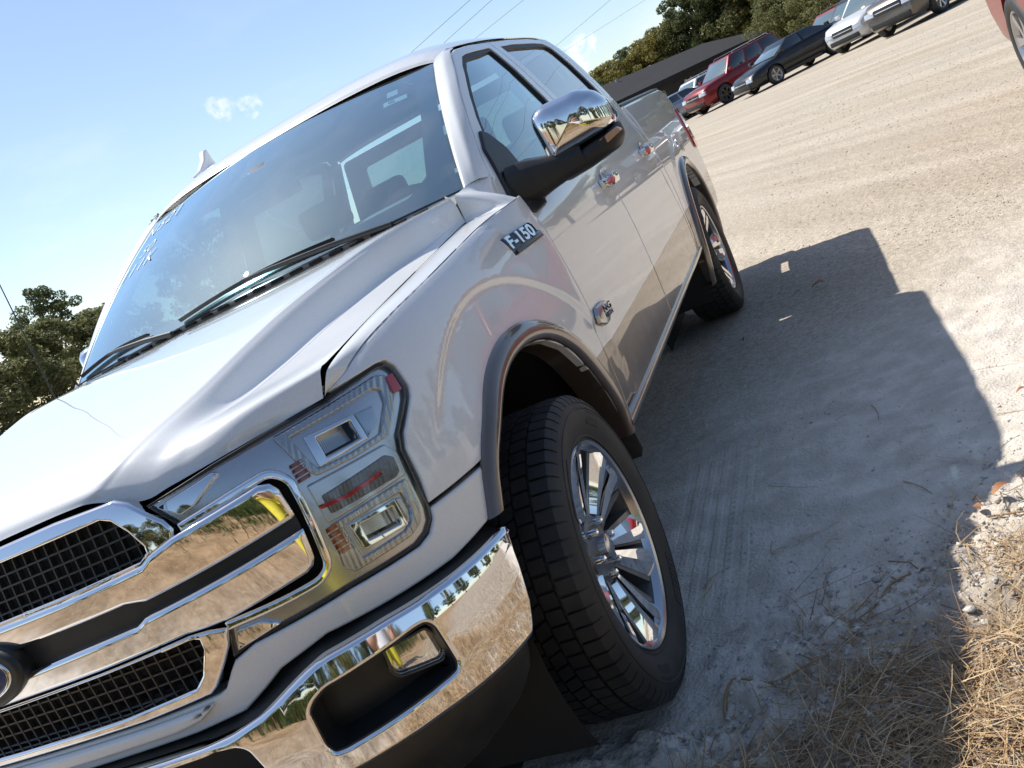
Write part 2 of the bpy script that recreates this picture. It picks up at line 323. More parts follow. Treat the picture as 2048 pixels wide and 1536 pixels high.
def panel(name, outline, S, mat, parent, e=.004, depth=.02, g=.03, holes=(), r=0.0, step=None, off=0.0, both=True, pname=None, hole_e=None):
    """a curved sheet-metal panel: outline (and holes) in the surface's own coordinates, rounded edge e, returned edge depth"""
    step = step or g
    loops = []
    for i, q in enumerate([outline] + list(holes)):
        P = densify(q, step, True, r if i == 0 else r * .8)
        if (area2(P) > 0) == (i > 0): P = P[::-1]
        loops.append(P)
    verts = []; vo = []; edges = []; rings = []; tilt = []
    def addloop(P, o, t, on):
        k = len(verts); n = len(P)
        for p, q in zip(P, on): verts.append(p); vo.append(o); tilt.append((t, q))
        edges.extend((k + i, k + (i + 1) % n) for i in range(n)); return k, n
    for i, P in enumerate(loops):
        ee = e if i == 0 or hole_e is None else hole_e
        P1, on = inset(P, ee * .3); P2, _ = inset(P, ee)
        k0 = addloop(P, -ee, .92, on); rings.append((k0, P, on))
        if ee > 0: addloop(P1, -.286 * ee, .62, on); addloop(P2, 0, .0, on)
    A = loops[0]; lo, hi = A.min(0), A.max(0)
    gx = np.arange(lo[0] + g * .5, hi[0], g); gy = np.arange(lo[1] + g * .5, hi[1], g)
    G = np.stack(np.meshgrid(gx, gy, indexing='ij'), -1).reshape(-1, 2)
    if len(G):
        ok = inpoly(A, G)
        for Hh in loops[1:]: ok &= ~inpoly(Hh, G)
        G = G[ok]
        for P in loops:
            if len(G) == 0: break
            dm = np.concatenate([np.min(np.linalg.norm(Gc[:, None, :] - P[None], axis=2), axis=1) for Gc in np.array_split(G, max(1, len(G) // 2000))]); G = G[dm > max(e * 1.6, g * .35)]
        for p in G: verts.append(p); vo.append(0); tilt.append((0, np.zeros(2)))
    rv, re, rf, ov, oe, of = delaunay_2d_cdt([Vector((float(p[0]), float(p[1]))) for p in verts], edges, [], 0, 1e-7)
    uv = np.array([(v.x, v.y) for v in rv]); src = [o[0] if o else 0 for o in ov]
    cen = np.array([uv[list(f)].mean(0) for f in rf]); ok = inpoly(loops[0], cen)
    for Hh in loops[1:]: ok &= ~inpoly(Hh, cen)
    F = [tuple(f) for f, k in zip(rf, ok) if k]
    o_ = np.array([vo[i] for i in src]) + off
    def nrm(u, v, o):
        h = 1e-3; du = S(u + h, v, o) - S(u - h, v, o); dv = S(u, v + h, o) - S(u, v - h, o)
        n = np.cross(du, dv); n /= np.linalg.norm(n, axis=-1)[..., None] + 1e-12; return n, du / (2 * h), dv / (2 * h)
    n3, du, dv = nrm(uv[:, 0], uv[:, 1], off)
    base = S(uv[:, 0], uv[:, 1], off)
    s1 = S(uv[:, 0], uv[:, 1], off + .01) - base
    sign = np.sign(np.sum(s1 * n3, axis=1)).mean(); sign = 1 if sign >= 0 else -1
    n3 = n3 * sign
    P3 = S(uv[:, 0], uv[:, 1], o_)
    tl = np.array([tilt[i][0] for i in src]); od = np.array([tilt[i][1] for i in src])
    o3 = du * od[:, :1] + dv * od[:, 1:]; o3 /= np.linalg.norm(o3, axis=1)[:, None] + 1e-12
    N3 = n3 * np.sqrt(1 - tl ** 2)[:, None] + o3 * tl[:, None]
    if sign < 0: F = [f[::-1] for f in F]
    V = list(P3); N = list(N3)
    for k0, P, on in rings:
        n = len(P); u, v = P[:, 0], P[:, 1]; nn, du_, dv_ = nrm(u, v, off); nn = nn * sign
        ee = e
        top = S(u, v, off - ee); oo = du_ * on[:, :1] + dv_ * on[:, 1:]; oo /= np.linalg.norm(oo, axis=1)[:, None] + 1e-12
        bot = top - nn * depth; k = len(V); V += list(top) + list(bot); N += list(oo) * 2
        for i in range(n):
            j = (i + 1) % n; f = (k + i, k + i + n, k + j + n, k + j)
            F.append(f if sign > 0 else f[::-1])
    V = np.array(V); N = np.array(N); res = []
    for sg in ((1, -1) if both else (1,)):
        VV, NN, FF = (V, N, F) if sg > 0 else (mir(V), mir(N), [f[::-1] for f in F])
        res.append(mk(name, VV, FF, mat, parent if not isinstance(parent, (list, tuple)) else parent[0 if sg > 0 else 1], 35, NN))
    return res
def gridsurf(name, fn, nu, nv, mat, parent, u=(0, 1), v=(0, 1), both=False, flip=False, thick=0.0):
    U, Vv = np.meshgrid(np.linspace(*u, nu), np.linspace(*v, nv), indexing='ij'); P = fn(U, Vv)
    h = 1e-3; n = np.cross(fn(U + h, Vv) - fn(U - h, Vv), fn(U, Vv + h) - fn(U, Vv - h)); n /= np.linalg.norm(n, axis=-1)[..., None] + 1e-12
    if flip: n = -n
    V = P.reshape(-1, 3); N = n.reshape(-1, 3)
    F = [(i * nv + j, (i + 1) * nv + j, (i + 1) * nv + j + 1, i * nv + j + 1) for i in range(nu - 1) for j in range(nv - 1)]
    if flip: F = [f[::-1] for f in F]
    if thick:   # returned edge all round
        b = [i * nv for i in range(nu)] + [(nu - 1) * nv + j for j in range(1, nv)] + [i * nv + nv - 1 for i in range(nu - 2, -1, -1)] + [j for j in range(nv - 2, 0, -1)]
        k = len(V); top = V[b]; bot = top - N[b] * thick; c = top.mean(0); o = top - c; o -= N[b] * np.sum(o * N[b], 1)[:, None]; o /= np.linalg.norm(o, axis=1)[:, None] + 1e-9
        V = np.concatenate([V, top, bot]); N = np.concatenate([N, o, o]); m = len(b)
        for i in range(m):
            j = (i + 1) % m; f = (k + i, k + i + m, k + j + m, k + j); F.append(f if flip else f[::-1])
    out = [mk(name, V, F, mat, parent if not isinstance(parent, (list, tuple)) else parent[0], 35, N)]
    if both: out.append(mk(name, mir(V), [f[::-1] for f in F], mat, parent if not isinstance(parent, (list, tuple)) else parent[1], 35, mir(N)))
    return out
def bspl(grid):
    """bicubic (Catmull-Rom in index space) surface through a grid of 3-D control points; returns fn(u,v) on [0,1]^2"""
    G = np.array(grid, float); a, b = G.shape[:2]
    def w(t, n):
        t = np.clip(t, -.002, 1.002) * (n - 1); i = np.clip(np.floor(t).astype(int), 0, n - 2); f = t - i
        return i, f
    def cr(p0, p1, p2, p3, f):
        f = f[..., None]; return .5 * ((2 * p1) + (p2 - p0) * f + (2 * p0 - 5 * p1 + 4 * p2 - p3) * f * f + (3 * p1 - p0 - 3 * p2 + p3) * f ** 3)
    E = np.concatenate([2 * G[:1] - G[1:2], G, 2 * G[-1:] - G[-2:-1]], 0); E = np.concatenate([2 * E[:, :1] - E[:, 1:2], E, 2 * E[:, -1:] - E[:, -2:-1]], 1)
    def fn(u, v):
        u = np.asarray(u, float); v = np.asarray(v, float); i, f = w(u, a); j, g_ = w(v, b)
        R = [cr(E[i + k, j], E[i + k, j + 1], E[i + k, j + 2], E[i + k, j + 3], g_) for k in range(4)]
        return cr(*R, f)
    return fn
def text_mesh(txt, size=1.0, depth=.1, shear=0., spacing=1.0, offset=0.):
    c = bpy.data.curves.new('t', 'FONT'); c.body = txt; c.size = size; c.extrude = depth / 2; c.shear = shear; c.space_character = spacing; c.align_x = 'CENTER'; c.align_y = 'CENTER'; c.offset = offset
    o = bpy.data.objects.new('t', c); COL.objects.link(o); dg = bpy.context.evaluated_depsgraph_get()
    me = bpy.data.meshes.new_from_object(o.evaluated_get(dg)); bpy.data.objects.remove(o); bpy.data.curves.remove(c)
    return me
def place_mesh(name, me, frame, mat, parent, mirror=False):
    """frame: origin, ex, ey, ez as rows"""
    o, ex, ey, ez = [Vector(a) for a in frame]
    mtx = Matrix(((ex.x, ey.x, ez.x, o.x), (ex.y, ey.y, ez.y, o.y), (ex.z, ey.z, ez.z, o.z), (0, 0, 0, 1)))
    me.transform(mtx); me.materials.clear()
    return link_mesh(name, me, mat, parent)
# ================================================================ the pickup truck (front axle under the origin)
TR = empty('pickup_truck'); tag(TR, 'white crew cab pickup truck with chrome grille and bronze lower body, filling the foreground', 'pickup truck')
sx = lambda x: float(s_of_x(x))
def xz(l, f=None): return [(sx(x), z) for x, z in l]
HLO = [(.522, 1.100), (.66, 1.110), (.802, 1.114), (.951, 1.114), (1.085, 1.119), (1.110, 1.116), (1.119, 1.102), (1.112, 1.058), (1.097, 1.042), (1.028, .995), (1.010, .967), (.997, .904), (.988, .850), (.978, .829), (.957, .815), (.928, .808), (.777, .813), (.578, .807), (.534, .794)]
HLI = [(.552, .846), (.729, .843), (.760, .855), (.772, .878), (.783, 1.019), (.767, 1.049), (.738, 1.062), (.560, 1.050)]
HEAD = HLO + HLI
ARCH_I = [(.445, .752), (.405, .805), (.355, .845), (.24, .902), (.10, .943), (-.02, .950), (-.11, .940), (-.20, .914), (-.29, .862), (-.375, .775), (-.435, .68), (-.475, .58), (-.485, .50)]
ARCH_O = [(.490, .752), (.432, .835), (.365, .893), (.232, .963), (.089, 1.002), (-.024, 1.008), (-.136, .996), (-.235, .962), (-.335, .905), (-.425, .815), (-.487, .715), (-.527, .61), (-.540, .50)]
# ---------------------------------------------------------------- hood
HG = [
 [(.818, 0, 1.148), (.814, .20, 1.150), (.808, .34, 1.149), (.802, .395, 1.142), (.786, .48, 1.109), (.762, .535, 1.110), (.70, .64, 1.115), (.578, .783, 1.119)],
 [(.803, 0, 1.167), (.800, .21, 1.168), (.795, .38, 1.165), (.787, .432, 1.156), (.766, .505, 1.136), (.737, .555, 1.139), (.684, .655, 1.142), (.565, .786, 1.143)],
 [(.765, 0, 1.189), (.763, .23, 1.190), (.755, .415, 1.187), (.748, .463, 1.179), (.728, .518, 1.163), (.702, .570, 1.163), (.655, .665, 1.1665), (.548, .790, 1.1685)],
 [(.69, 0, 1.211), (.69, .25, 1.210), (.685, .435, 1.207), (.680, .487, 1.197), (.665, .535, 1.177), (.648, .580, 1.1735), (.610, .673, 1.1735), (.518, .792, 1.173)],
 [(.53, 0, 1.242), (.53, .27, 1.240), (.527, .468, 1.234), (.524, .517, 1.223), (.52, .556, 1.176), (.51, .60, 1.177), (.48, .68, 1.179), (.425, .797, 1.185)],
 [(.36, 0, 1.272), (.36, .29, 1.270), (.36, .497, 1.266), (.36, .545, 1.256), (.36, .588, 1.194), (.36, .63, 1.193), (.35, .71, 1.194), (.34, .800, 1.1955)],
 [(.18, 0, 1.302), (.18, .31, 1.300), (.18, .537, 1.298), (.18, .586, 1.289), (.18, .630, 1.222), (.18, .67, 1.219), (.18, .73, 1.217), (.18, .8045, 1.2135)],
 [(-.05, 0, 1.332), (-.05, .36, 1.331), (-.05, .624, 1.330), (-.05, .670, 1.322), (-.05, .704, 1.249), (-.05, .73, 1.245), (-.05, .765, 1.241), (-.05, .803, 1.235)],
 [(-.22, 0, 1.347), (-.22, .40, 1.346), (-.22, .70, 1.346), (-.22, .740, 1.338), (-.22, .765, 1.267), (-.22, .775, 1.262), (-.22, .787, 1.257), (-.22, .80, 1.251)],
 [(-.38, 0, 1.354), (-.38, .41, 1.353), (-.38, .722, 1.350), (-.38, .762, 1.342), (-.38, .782, 1.285), (-.38, .787, 1.275), (-.38, .792, 1.269), (-.38, .798, 1.265)],
 [(-.43, 0, 1.356), (-.445, .41, 1.354), (-.468, .745, 1.351), (-.474, .787, 1.344), (-.478, .793, 1.295), (-.479, .794, 1.282), (-.4795, .795, 1.276), (-.48, .797, 1.273)]]
HGF = [[(x, -y, z) for x, y, z in r[:0:-1]] + r for r in HG]
hoodf = bspl(HGF)
hood = gridsurf('hood', hoodf, 121, 225, M['white'], TR, thick=.02, flip=True)[0]
# ---------------------------------------------------------------- front fenders
def zshoulder(x): return float(zs(x))
top = [(sx(x), zshoulder(x) - .001) for x in np.linspace(.555, -.578, 26)]
top[0] = (top[0][0], 1.140)
FEND = [(.962, 1.1235)] + top + xz([(-.578, 1.0), (-.578, .757), (-.578, .53), (-.488, .53)]) + xz(ARCH_I[::-1][1:11]) + [(sx(.352), .848), (.994, .856)] + [(s + .006, z) for s, z in ((1.003, .904), (1.014, .963), (1.034, .990), (1.103, 1.038), (1.118, 1.056), (1.126, 1.102), (1.117, 1.121), (1.092, 1.125))]
FE = panel('fender', FEND, side, M['side'], TR, e=.004, depth=.02, g=.0095, step=.0125)
# fender top between the shoulder crease and the hood gap, running up to the windscreen corner
def shoulder_pt(x): return side(sx(x), zshoulder(x))
ft = []
seam = lambda x: np.array([x, np.interp(x, [-.482, -.39, -.15, .1, .3, .45, .53, .562, .578], [.791, .797, .802, .805, .803, .797, .793, .788, .783]) + .0045, np.interp(x, [-.482, -.39, -.15, .1, .3, .45, .53, .562, .578], [1.273, 1.265, 1.244, 1.220, 1.201, 1.180, 1.164, 1.145, 1.121]) + .000])
ft.append([np.array((.577, .787, 1.1205)) * (1 - t) + np.asarray(side(.964, 1.1245)) * t for t in (0, .25, .5, .75, 1)])
for x in (.553, .53, .45, .3, .1, -.15, -.32, -.42, -.475):
    a = seam(x); b = shoulder_pt(x); m = (a + b) / 2; m[2] += .004
    ft.append([a, a * .75 + b * .25 + [0, 0, .003], m, a * .25 + b * .75 + [0, 0, .003], b])
def _ln(a_, b_):
    a_ = np.array(a_, float); b_ = np.asarray(b_, float); return [a_ * (1 - t) + b_ * t + np.array((.2, .5, .84)) * .018 * t * (1 - t) * 4 * .4 for t in (0, .25, .5, .75, 1)]
ft.append(_ln((-.483, .796, 1.345), shoulder_pt(-.50)))
ft.append(_ln((-.505, .808, 1.355), shoulder_pt(-.545)))
ft.append(_ln((-.537, .824, 1.3620), dsurf(-.5775, 1.268)))
ft.append(_ln((-.590, .844, 1.3628), dsurf(-.600, 1.288)))
ft.append(_ln((-.646, .8655, 1.3625), dsurf(-.642, 1.345)))
ftf = bspl(ft)
gridsurf('fender_top', ftf, 60, 14, M['white'], FE, both=True, flip=True, thick=.015)
# ---------------------------------------------------------------- lower front panel (below lamps and grille)
half = [(0, .676), (.388, .682), (.500, .690), (.556, .715), (.600, .737), (.702, .756), (.809, .750), (.975, .742), (1.098, .750), (sx(.438), .765), (sx(.40), .808), (sx(.358), .838), (.992, .846), (.984, .828), (.961, .808), (.930, .800), (.777, .805), (.578, .799), (.530, .786), (.512, .770), (.487, .744), (.468, .738), (.304, .733), (0, .733)]
VAL = half + [(-s, z) for s, z in half[-2:0:-1]]
panel('lower_front_panel', VAL, side, M['white'], TR, e=.006, depth=.05, g=.025, both=False, step=.02)
panel('valance_step', [(s_, z_) for s_, z_ in [(0, .696), (.36, .700), (.42, .708), (.452, .724), (.455, .730), (.30, .7275), (0, .7275)]] + [(-.30, .7275), (-.455, .730), (-.452, .724), (-.42, .708), (-.36, .700)], side, M['white'], TR, e=.010, depth=.03, g=.03, off=.016, both=False)
# black backing behind lamps and grille, and the gap above the bumper
bk = [(0, .69), (.55, .70), (.9, .73), (1.06, .74), (1.00, .80), (1.01, .90), (1.09, 1.03), (1.12, 1.10), (1.09, 1.112), (.55, 1.10), (.47, 1.128), (0, 1.135)]
panel('front_backing', bk + [(-s, z) for s, z in bk[-2:0:-1]], side, M['seal'], TR, e=.001, depth=.01, g=.06, off=-.085, both=False)
_tb = [(0, .676), (.432, .678), (.500, .683), (.571, .697), (.637, .722), (.675, .735), (.72, .746), (.847, .748), (1.037, .739), (1.206, .733)]
def shelf(u, v):
    u = np.asarray(u, float); v = np.asarray(v, float); au = np.abs(u); zt = np.interp(au, [p[0] for p in _tb], [p[1] for p in _tb])
    a = bumper(u, zt - .010, -.012); b_ = side(u * .925, zt + .004, -.035)
    return a * (1 - v[..., None]) + b_ * v[..., None]
gridsurf('bumper_gap_filler', shelf, 90, 6, M['black'], TR, u=(-1.2, 1.2), v=(0, 1), flip=False)
# ---------------------------------------------------------------- grille
GR = empty('grille', parent=TR)
def sym(h): return h + [(-s, z) for s, z in h[::-1] if abs(s) > 1e-6]
tiltf = lambda zc: (lambda u, v, o=0.: side(u, v, np.asarray(o) + (np.asarray(v) - zc) * .17))
BAR1 = sym([(0, .955), (.13, .955), (.398, .959), (.439, .950), (.499, .953), (.752, .968), (.757, .973), (.753, 1.025), (.743, 1.042), (.722, 1.050), (.547, 1.038), (.491, 1.026), (.469, 1.015), (.278, 1.009), (0, 1.008)])
BAR2 = sym([(0, .857), (.272, .860), (.480, .866), (.520, .862), (.567, .860), (.727, .871), (.743, .878), (.751, .891), (.757, .946), (.424, .926), (.399, .916), (.13, .908), (0, .908)])
panel('grille_bar', BAR1, tiltf(.985), M['chrome'], GR, e=.011, depth=.05, g=.02, step=.015, off=.016, both=False)
panel('grille_bar', BAR2, tiltf(.90), M['chrome'], GR, e=.011, depth=.05, g=.02, step=.015, off=.016, both=False)
panel('grille_groove', sym([(0, .90), (.40, .908), (.755, .94), (.755, .98), (.40, .967), (0, .964)]), side, M['black'], GR, e=.002, depth=.01, g=.05, off=-.004, both=False)
MU = [(0, 1.016), (.304, 1.017), (.468, 1.021), (.487, 1.032), (.488, 1.043), (.472, 1.077), (.449, 1.105), (.426, 1.115), (0, 1.118)]
ML = [(0, .758), (.261, .759), (.440, .768), (.466, .787), (.494, .831), (.496, .850), (.480, .857), (.272, .852), (0, .849)]
UO = [(0, 1.0065), (.469, 1.0125), (.493, 1.022), (.545, 1.034), (.552, 1.048), (.542, 1.070), (.492, 1.122), (.467, 1.136), (.326, 1.143), (0, 1.143)]
LO = [(0, .741), (.304, .741), (.462, .748), (.480, .758), (.509, .785), (.540, .818), (.553, .850), (.52, .8590), (.480, .8635), (.272, .8570), (0, .8545)]
panel('grille_surround', sym(UO), side, M['chrome'], GR, e=.006, depth=.06, g=.02, step=.015, off=.010, holes=[sym(MU)], both=False)
panel('grille_surround', sym(LO), side, M['chrome'], GR, e=.006, depth=.06, g=.02, step=.015, off=.010, holes=[sym(ML)], both=False)
M['mesh'] = principled('grille_mesh_coating', (.055, .050, .047), .42, .3)
def lattice(poly, du, dv, wdt, off0, off1):
    b = MB(); P = np.array(sym(poly)); Q, _ = inset(P if area2(P) > 0 else P[::-1], -.006)
    lo, hi = Q.min(0), Q.max(0)
    def runs(fixed, axis, lo_, hi_):
        t = np.linspace(lo_, hi_, 400); pts = np.stack([t, np.full_like(t, fixed)], 1) if axis == 0 else np.stack([np.full_like(t, fixed), t], 1)
        ok = inpoly(Q, pts); res = []; i = 0
        while i < len(t):
            if ok[i]:
                j = i
                while j + 1 < len(t) and ok[j + 1]: j += 1
                if t[j] - t[i] > .008: res.append((t[i], t[j]))
                i = j + 1
            else: i += 1
        return res
    for v in np.arange(lo[1] + dv * .5, hi[1], dv):
        for a, c in runs(v, 0, lo[0], hi[0]):
            n = max(2, int((c - a) / .03)); uu = np.linspace(a, c, n)
            for k in range(n - 1):
                q = [(uu[k], v - wdt), (uu[k + 1], v - wdt), (uu[k + 1], v + wdt), (uu[k], v + wdt)]
                b.prism(q, lambda u, w: side(u, w, off0), lambda u, w: side(u, w, off1))
    for u in np.arange(-math.floor(-lo[0] / du) * du, hi[0], du):
        for a, c in runs(u, 1, lo[1], hi[1]):
            q = [(u - wdt, a), (u + wdt, a), (u + wdt, c), (u - wdt, c)]
            b.prism(q, lambda p, w: side(p, w, off0 + .001), lambda p, w: side(p, w, off1 + .001))
    return b
for poly in (MU, ML):
    lattice(poly, .0285, .0225, .0017, -.022, -.034).build('grille_mesh', M['mesh'], GR, smooth=0, fix=False)
# emblem: black surround, bright ring and dark blue oval
EM = empty('emblem', parent=TR)
def ellipse_panel(name, a, b_, off, mat, e, depth, hole=None):
    t = np.linspace(0, 2 * math.pi, 49)[:-1]
    f = lambda k: [(a * k * math.cos(q), .930 + b_ * k * math.sin(q)) for q in t]
    panel(name, f(1), lambda u, v, o=0.: side(u, v * 0 + v, o), mat, EM, e=e, depth=depth, g=.02, off=off, both=False, holes=[f(hole)] if hole else ())
ellipse_panel('emblem_surround', .128, .064, .034, M['black'], .010, .05)
ellipse_panel('emblem_ring', .106, .046, .037, M['chrome'], .003, .01, .90)
ellipse_panel('emblem_plate', .094, .041, .036, M['blue'], .002, .004)
# ---------------------------------------------------------------- headlights
HL = [empty('headlight', parent=TR), empty('headlight', parent=TR)]
def infl(poly, d):
    P = np.array(poly, float); P = P if area2(P) > 0 else P[::-1]
    return [tuple(p) for p in inset(P, -d)[0]]
H0 = infl(HEAD, 0)
DK1 = [(.868, 1.067), (.958, 1.061), (.953, 1.024), (.865, 1.028)]; DK2 = [(.852, .895), (.925, .889), (.922, .855), (.851, .863)]
panel('gasket', infl(HEAD, .0045), side, M['seal'], HL, e=.001, depth=.010, g=.05, off=-.004, holes=[infl(HEAD, -.0012)])
panel('housing', infl(HEAD, .001), side, M['lampgrey'], HL, e=.002, depth=.01, g=.03, off=-.013, holes=[DK1, DK2])
panel('lens', infl(HEAD, -.001), side, M['lens'], HL, e=.006, depth=.004, g=.03, off=.005)
def lamp_panel(name, poly, off, mat, e=.003, depth=.012, r=.004, holes=(), g=.03): return panel(name, poly, side, mat, HL, e=e, depth=depth, g=g, off=off, r=r, step=.02, holes=holes)
# chrome brow that follows the inner C, and upper / lower chrome tips
HLIo = np.array(HLI); _, _no = inset(HLIo, 0.0)
_p = _cr(HLI, 60); _d = np.gradient(_p, axis=0); _d /= np.linalg.norm(_d, axis=1)[:, None]; _n = np.stack([_d[:, 1], -_d[:, 0]], 1)
CBAND = [tuple(q) for q in _p + _n * .003] + [tuple(q) for q in (_p - _n * .0135)[::-1]]
panel('chrome_band', CBAND, side, M['chrome'], HL, e=.006, depth=.02, g=.03, off=.006, step=.012)
lamp_panel('chrome_tip', [(.534, 1.092), (.570, 1.062), (.60, 1.066), (.665, 1.098), (.655, 1.103)], -.003, M['chrome'], e=.003, depth=.015)
lamp_panel('chrome_tip', [(.545, .800), (.640, .812), (.610, .832), (.560, .835)], -.003, M['chrome'], e=.003, depth=.015)
# upper and lower light-guide frames
UF = [(.79, 1.104), (.94, 1.104), (1.075, 1.107), (1.098, 1.098), (1.085, 1.055), (1.010, 1.000), (.92, 1.000), (.83, 1.008), (.812, 1.030)]
UFh = [(.82, 1.090), (.94, 1.088), (1.048, 1.088), (1.062, 1.080), (1.050, 1.056), (.995, 1.013), (.92, 1.012), (.84, 1.018), (.832, 1.035)]
lamp_panel('light_guide', UF, -.005, M['ledguide'], e=.004, depth=.007, holes=[UFh], r=.006)
LF = [(.80, .922), (.90, .922), (.985, .918), (.978, .862), (.962, .836), (.930, .824), (.80, .826), (.785, .845)]
LFh = [(.822, .908), (.90, .906), (.958, .902), (.954, .866), (.944, .848), (.922, .840), (.825, .842)]
lamp_panel('light_guide', LF, -.005, M['ledguide'], e=.004, depth=.007, holes=[LFh], r=.006)
# projector boxes
def projector(fr, dk, rf):
    lamp_panel('projector_frame', fr, -.004, M['chrome'], e=.003, depth=.045, holes=[dk], r=.003)
    lamp_panel('projector_lens', infl(dk, .002), -.050, M['lampdark'], e=.002, depth=.004, r=.002)
    P = np.array(dk); b = MB()      # ribbed optic
    for t in np.linspace(.06, .94, 17):
        a = P[0] * (1 - t) + P[1] * t; c = P[3] * (1 - t) + P[2] * t; d = np.array((.0016, 0))
        b.prism([tuple(a - d), tuple(a + d), tuple(c + d), tuple(c - d)], lambda u, w: side(u, w, -.044), lambda u, w: side(u, w, -.050))
    o = b.build('projector_ribs', M['lampgrey'], HL[0], smooth=0)
    m2 = o.data.copy(); v = np.zeros(len(m2.vertices) * 3); m2.vertices.foreach_get('co', v); v[1::3] *= -1; m2.vertices.foreach_set('co', v); m2.flip_normals(); link_mesh('projector_ribs', m2, None, HL[1])
    lamp_panel('side_reflector', rf, -.007, M['satin'], e=.002, depth=.01, r=.003)
projector([(.846, 1.078), (.972, 1.068), (.966, 1.017), (.842, 1.019)], [(.868, 1.067), (.958, 1.061), (.953, 1.024), (.865, 1.028)], [(.976, 1.066), (1.022, 1.062), (1.006, 1.030), (.970, 1.017)])
projector([(.832, .906), (.938, .900), (.934, .845), (.834, .852)], [(.852, .895), (.925, .889), (.922, .855), (.851, .863)], [(.940, .898), (.952, .894), (.948, .868), (.938, .850)])
lamp_panel('turn_signal_bezel', [(.80, 1.002), (.99, .992), (1.006, .966), (.994, .922), (.80, .925)], -.009, M['lampgrey'], e=.004, depth=.006, r=.006)
lamp_panel('turn_signal_panel', [(.815, .974), (.975, .975), (.990, .963), (.983, .934), (.970, .929), (.815, .937)], -.006, M['turn'], e=.003, depth=.006, r=.005)
lamp_panel('red_light_strip', [(.800, .963), (.856, .9545), (.90, .9550), (.941, .9575), (.947, .9490), (.90, .9470), (.860, .9465), (.802, .9545)], -.003, M['red'], e=.0015, depth=.006, r=.001)
for z0, z1, mt in ((1.012, 1.050, 'darkamber'), (.866, .922, 'amber')):
    n = 4 if mt == 'darkamber' else 5; h = (z1 - z0) / n
    for k in range(n):
        za = z0 + k * h; lamp_panel('amber_slat', [(.789, za + .0012), (.818, za + .0012), (.819, za + h - .0012), (.790, za + h - .0012)], -.004, M[mt], e=.0015, depth=.012, r=.001)
lamp_panel('red_side_marker', [(1.078, 1.060), (1.090, 1.094), (1.112, 1.094), (1.104, 1.058)], -.001, M['red'], e=.002, depth=.012, r=.003)
# ---------------------------------------------------------------- chrome bumper
BU = empty('front_bumper', parent=TR)
tp = [(0, .676), (.432, .678), (.500, .683), (.571, .697), (.637, .722), (.675, .735), (.72, .746), (.847, .748), (1.037, .739), (1.206, .733)]
bt = [(1.172, .690), (1.150, .640), (1.128, .588), (1.108, .553), (1.095, .541), (1.021, .540), (.853, .543), (.693, .535), (.5, .530), (0, .530)]
FOG = [(.655, .668), (.672, .684), (.70, .696), (.80, .702), (.887, .707), (.911, .704), (.921, .688), (.923, .613), (.916, .600), (.898, .597), (.78, .588), (.682, .581), (.661, .583), (.653, .601)]
CEN = [(0, .662), (.45, .666), (.503, .660), (.519, .648), (.532, .600), (.520, .566), (.49, .556), (0, .552)]
BUM = tp + bt; BUM = BUM + [(-s, z) for s, z in BUM[::-1] if abs(s) > 1e-6]
panel('bumper_shell', BUM, bumper, M['chrome'], BU, e=.012, depth=.05, g=.025, step=.012, r=.014, both=False, holes=[FOG, [(-s, z) for s, z in FOG], sym(CEN)], hole_e=.008)
panel('fog_lamp_pocket', infl(FOG, .008), bumper, M['black'], (BU, BU), e=.001, depth=.005, g=.04, off=-.075)
panel('pocket_wall', infl(FOG, .0005), bumper, M['black'], (BU, BU), e=.0005, depth=.07, g=.04, off=-.006, holes=[infl(FOG, -.003)])
panel('centre_intake', sym(infl(CEN, 0) if False else CEN), bumper, M['liner'], BU, e=.001, depth=.005, g=.05, off=-.06, both=False)
FL = [(.818, .692), (.91, .684), (.922, .662), (.922, .628), (.909, .619), (.821, .638), (.814, .655)]
FG = [empty('fog_lamp', parent=BU), empty('fog_lamp', parent=BU)]
panel('fog_lamp_reflector', FL, bumper, M['chrome'], FG, e=.004, depth=.03, g=.03, off=-.048, r=.008)
panel('fog_lamp_bezel', infl(FL, .006), bumper, M['gloss_black'], FG, e=.003, depth=.04, g=.03, off=-.034, r=.010, holes=[infl(FL, -.002)])
panel('fog_lamp_lens', infl(FL, -.001), bumper, M['lens'], FG, e=.003, depth=.003, g=.03, off=-.036, r=.008)
low = [(0, .36), (.6, .37), (.90, .41), (1.02, .45), (1.07, .49), (1.09, .543), (1.0, .545), (.85, .55), (.69, .54), (0, .535)]
panel('air_dam', low + [(-s, z) for s, z in low[-2:0:-1]], bumper, M['black'], BU, e=.006, depth=.04, g=.04, off=-.016, both=False)
# ---------------------------------------------------------------- wheel arch trims
def flare(O, I, S, conv, name='arch_trim'):
    n = 72; O = _cr(O, n); I = _cr(I, n); rows = []
    prf = [(0, -.002), (.02, .005), (.10, .012), (.35, .0205), (.60, .0225), (.82, .019), (.95, .012), (1.0, .002)]
    for t, o in prf:
        P = O * (1 - t) + I * t; rows.append(S(conv(P[:, 0]), P[:, 1], o))
    b = rows[-1]
    for d in (.012, .045, .085):
        q = b.copy(); q[:, 1] -= d; c = I.mean(0); rows.append(q)
    P = np.stack(rows, 1); m = P.shape[1]; V = P.reshape(-1, 3)
    F = [(i * m + j, (i + 1) * m + j, (i + 1) * m + j + 1, i * m + j + 1) for i in range(n - 1) for j in range(m - 1)]
    F += [tuple(range(m)), tuple((n - 1) * m + k for k in range(m - 1, -1, -1))]
    for sg in (1, -1):
        b_ = MB(); b_.add(V if sg > 0 else mir(V), F if sg < 0 else [f[::-1] for f in F]); b_.build(name, M['brown'], TR, smooth=50, fix=True)
flare(ARCH_O, ARCH_I, side, lambda x: s_of_x(x))
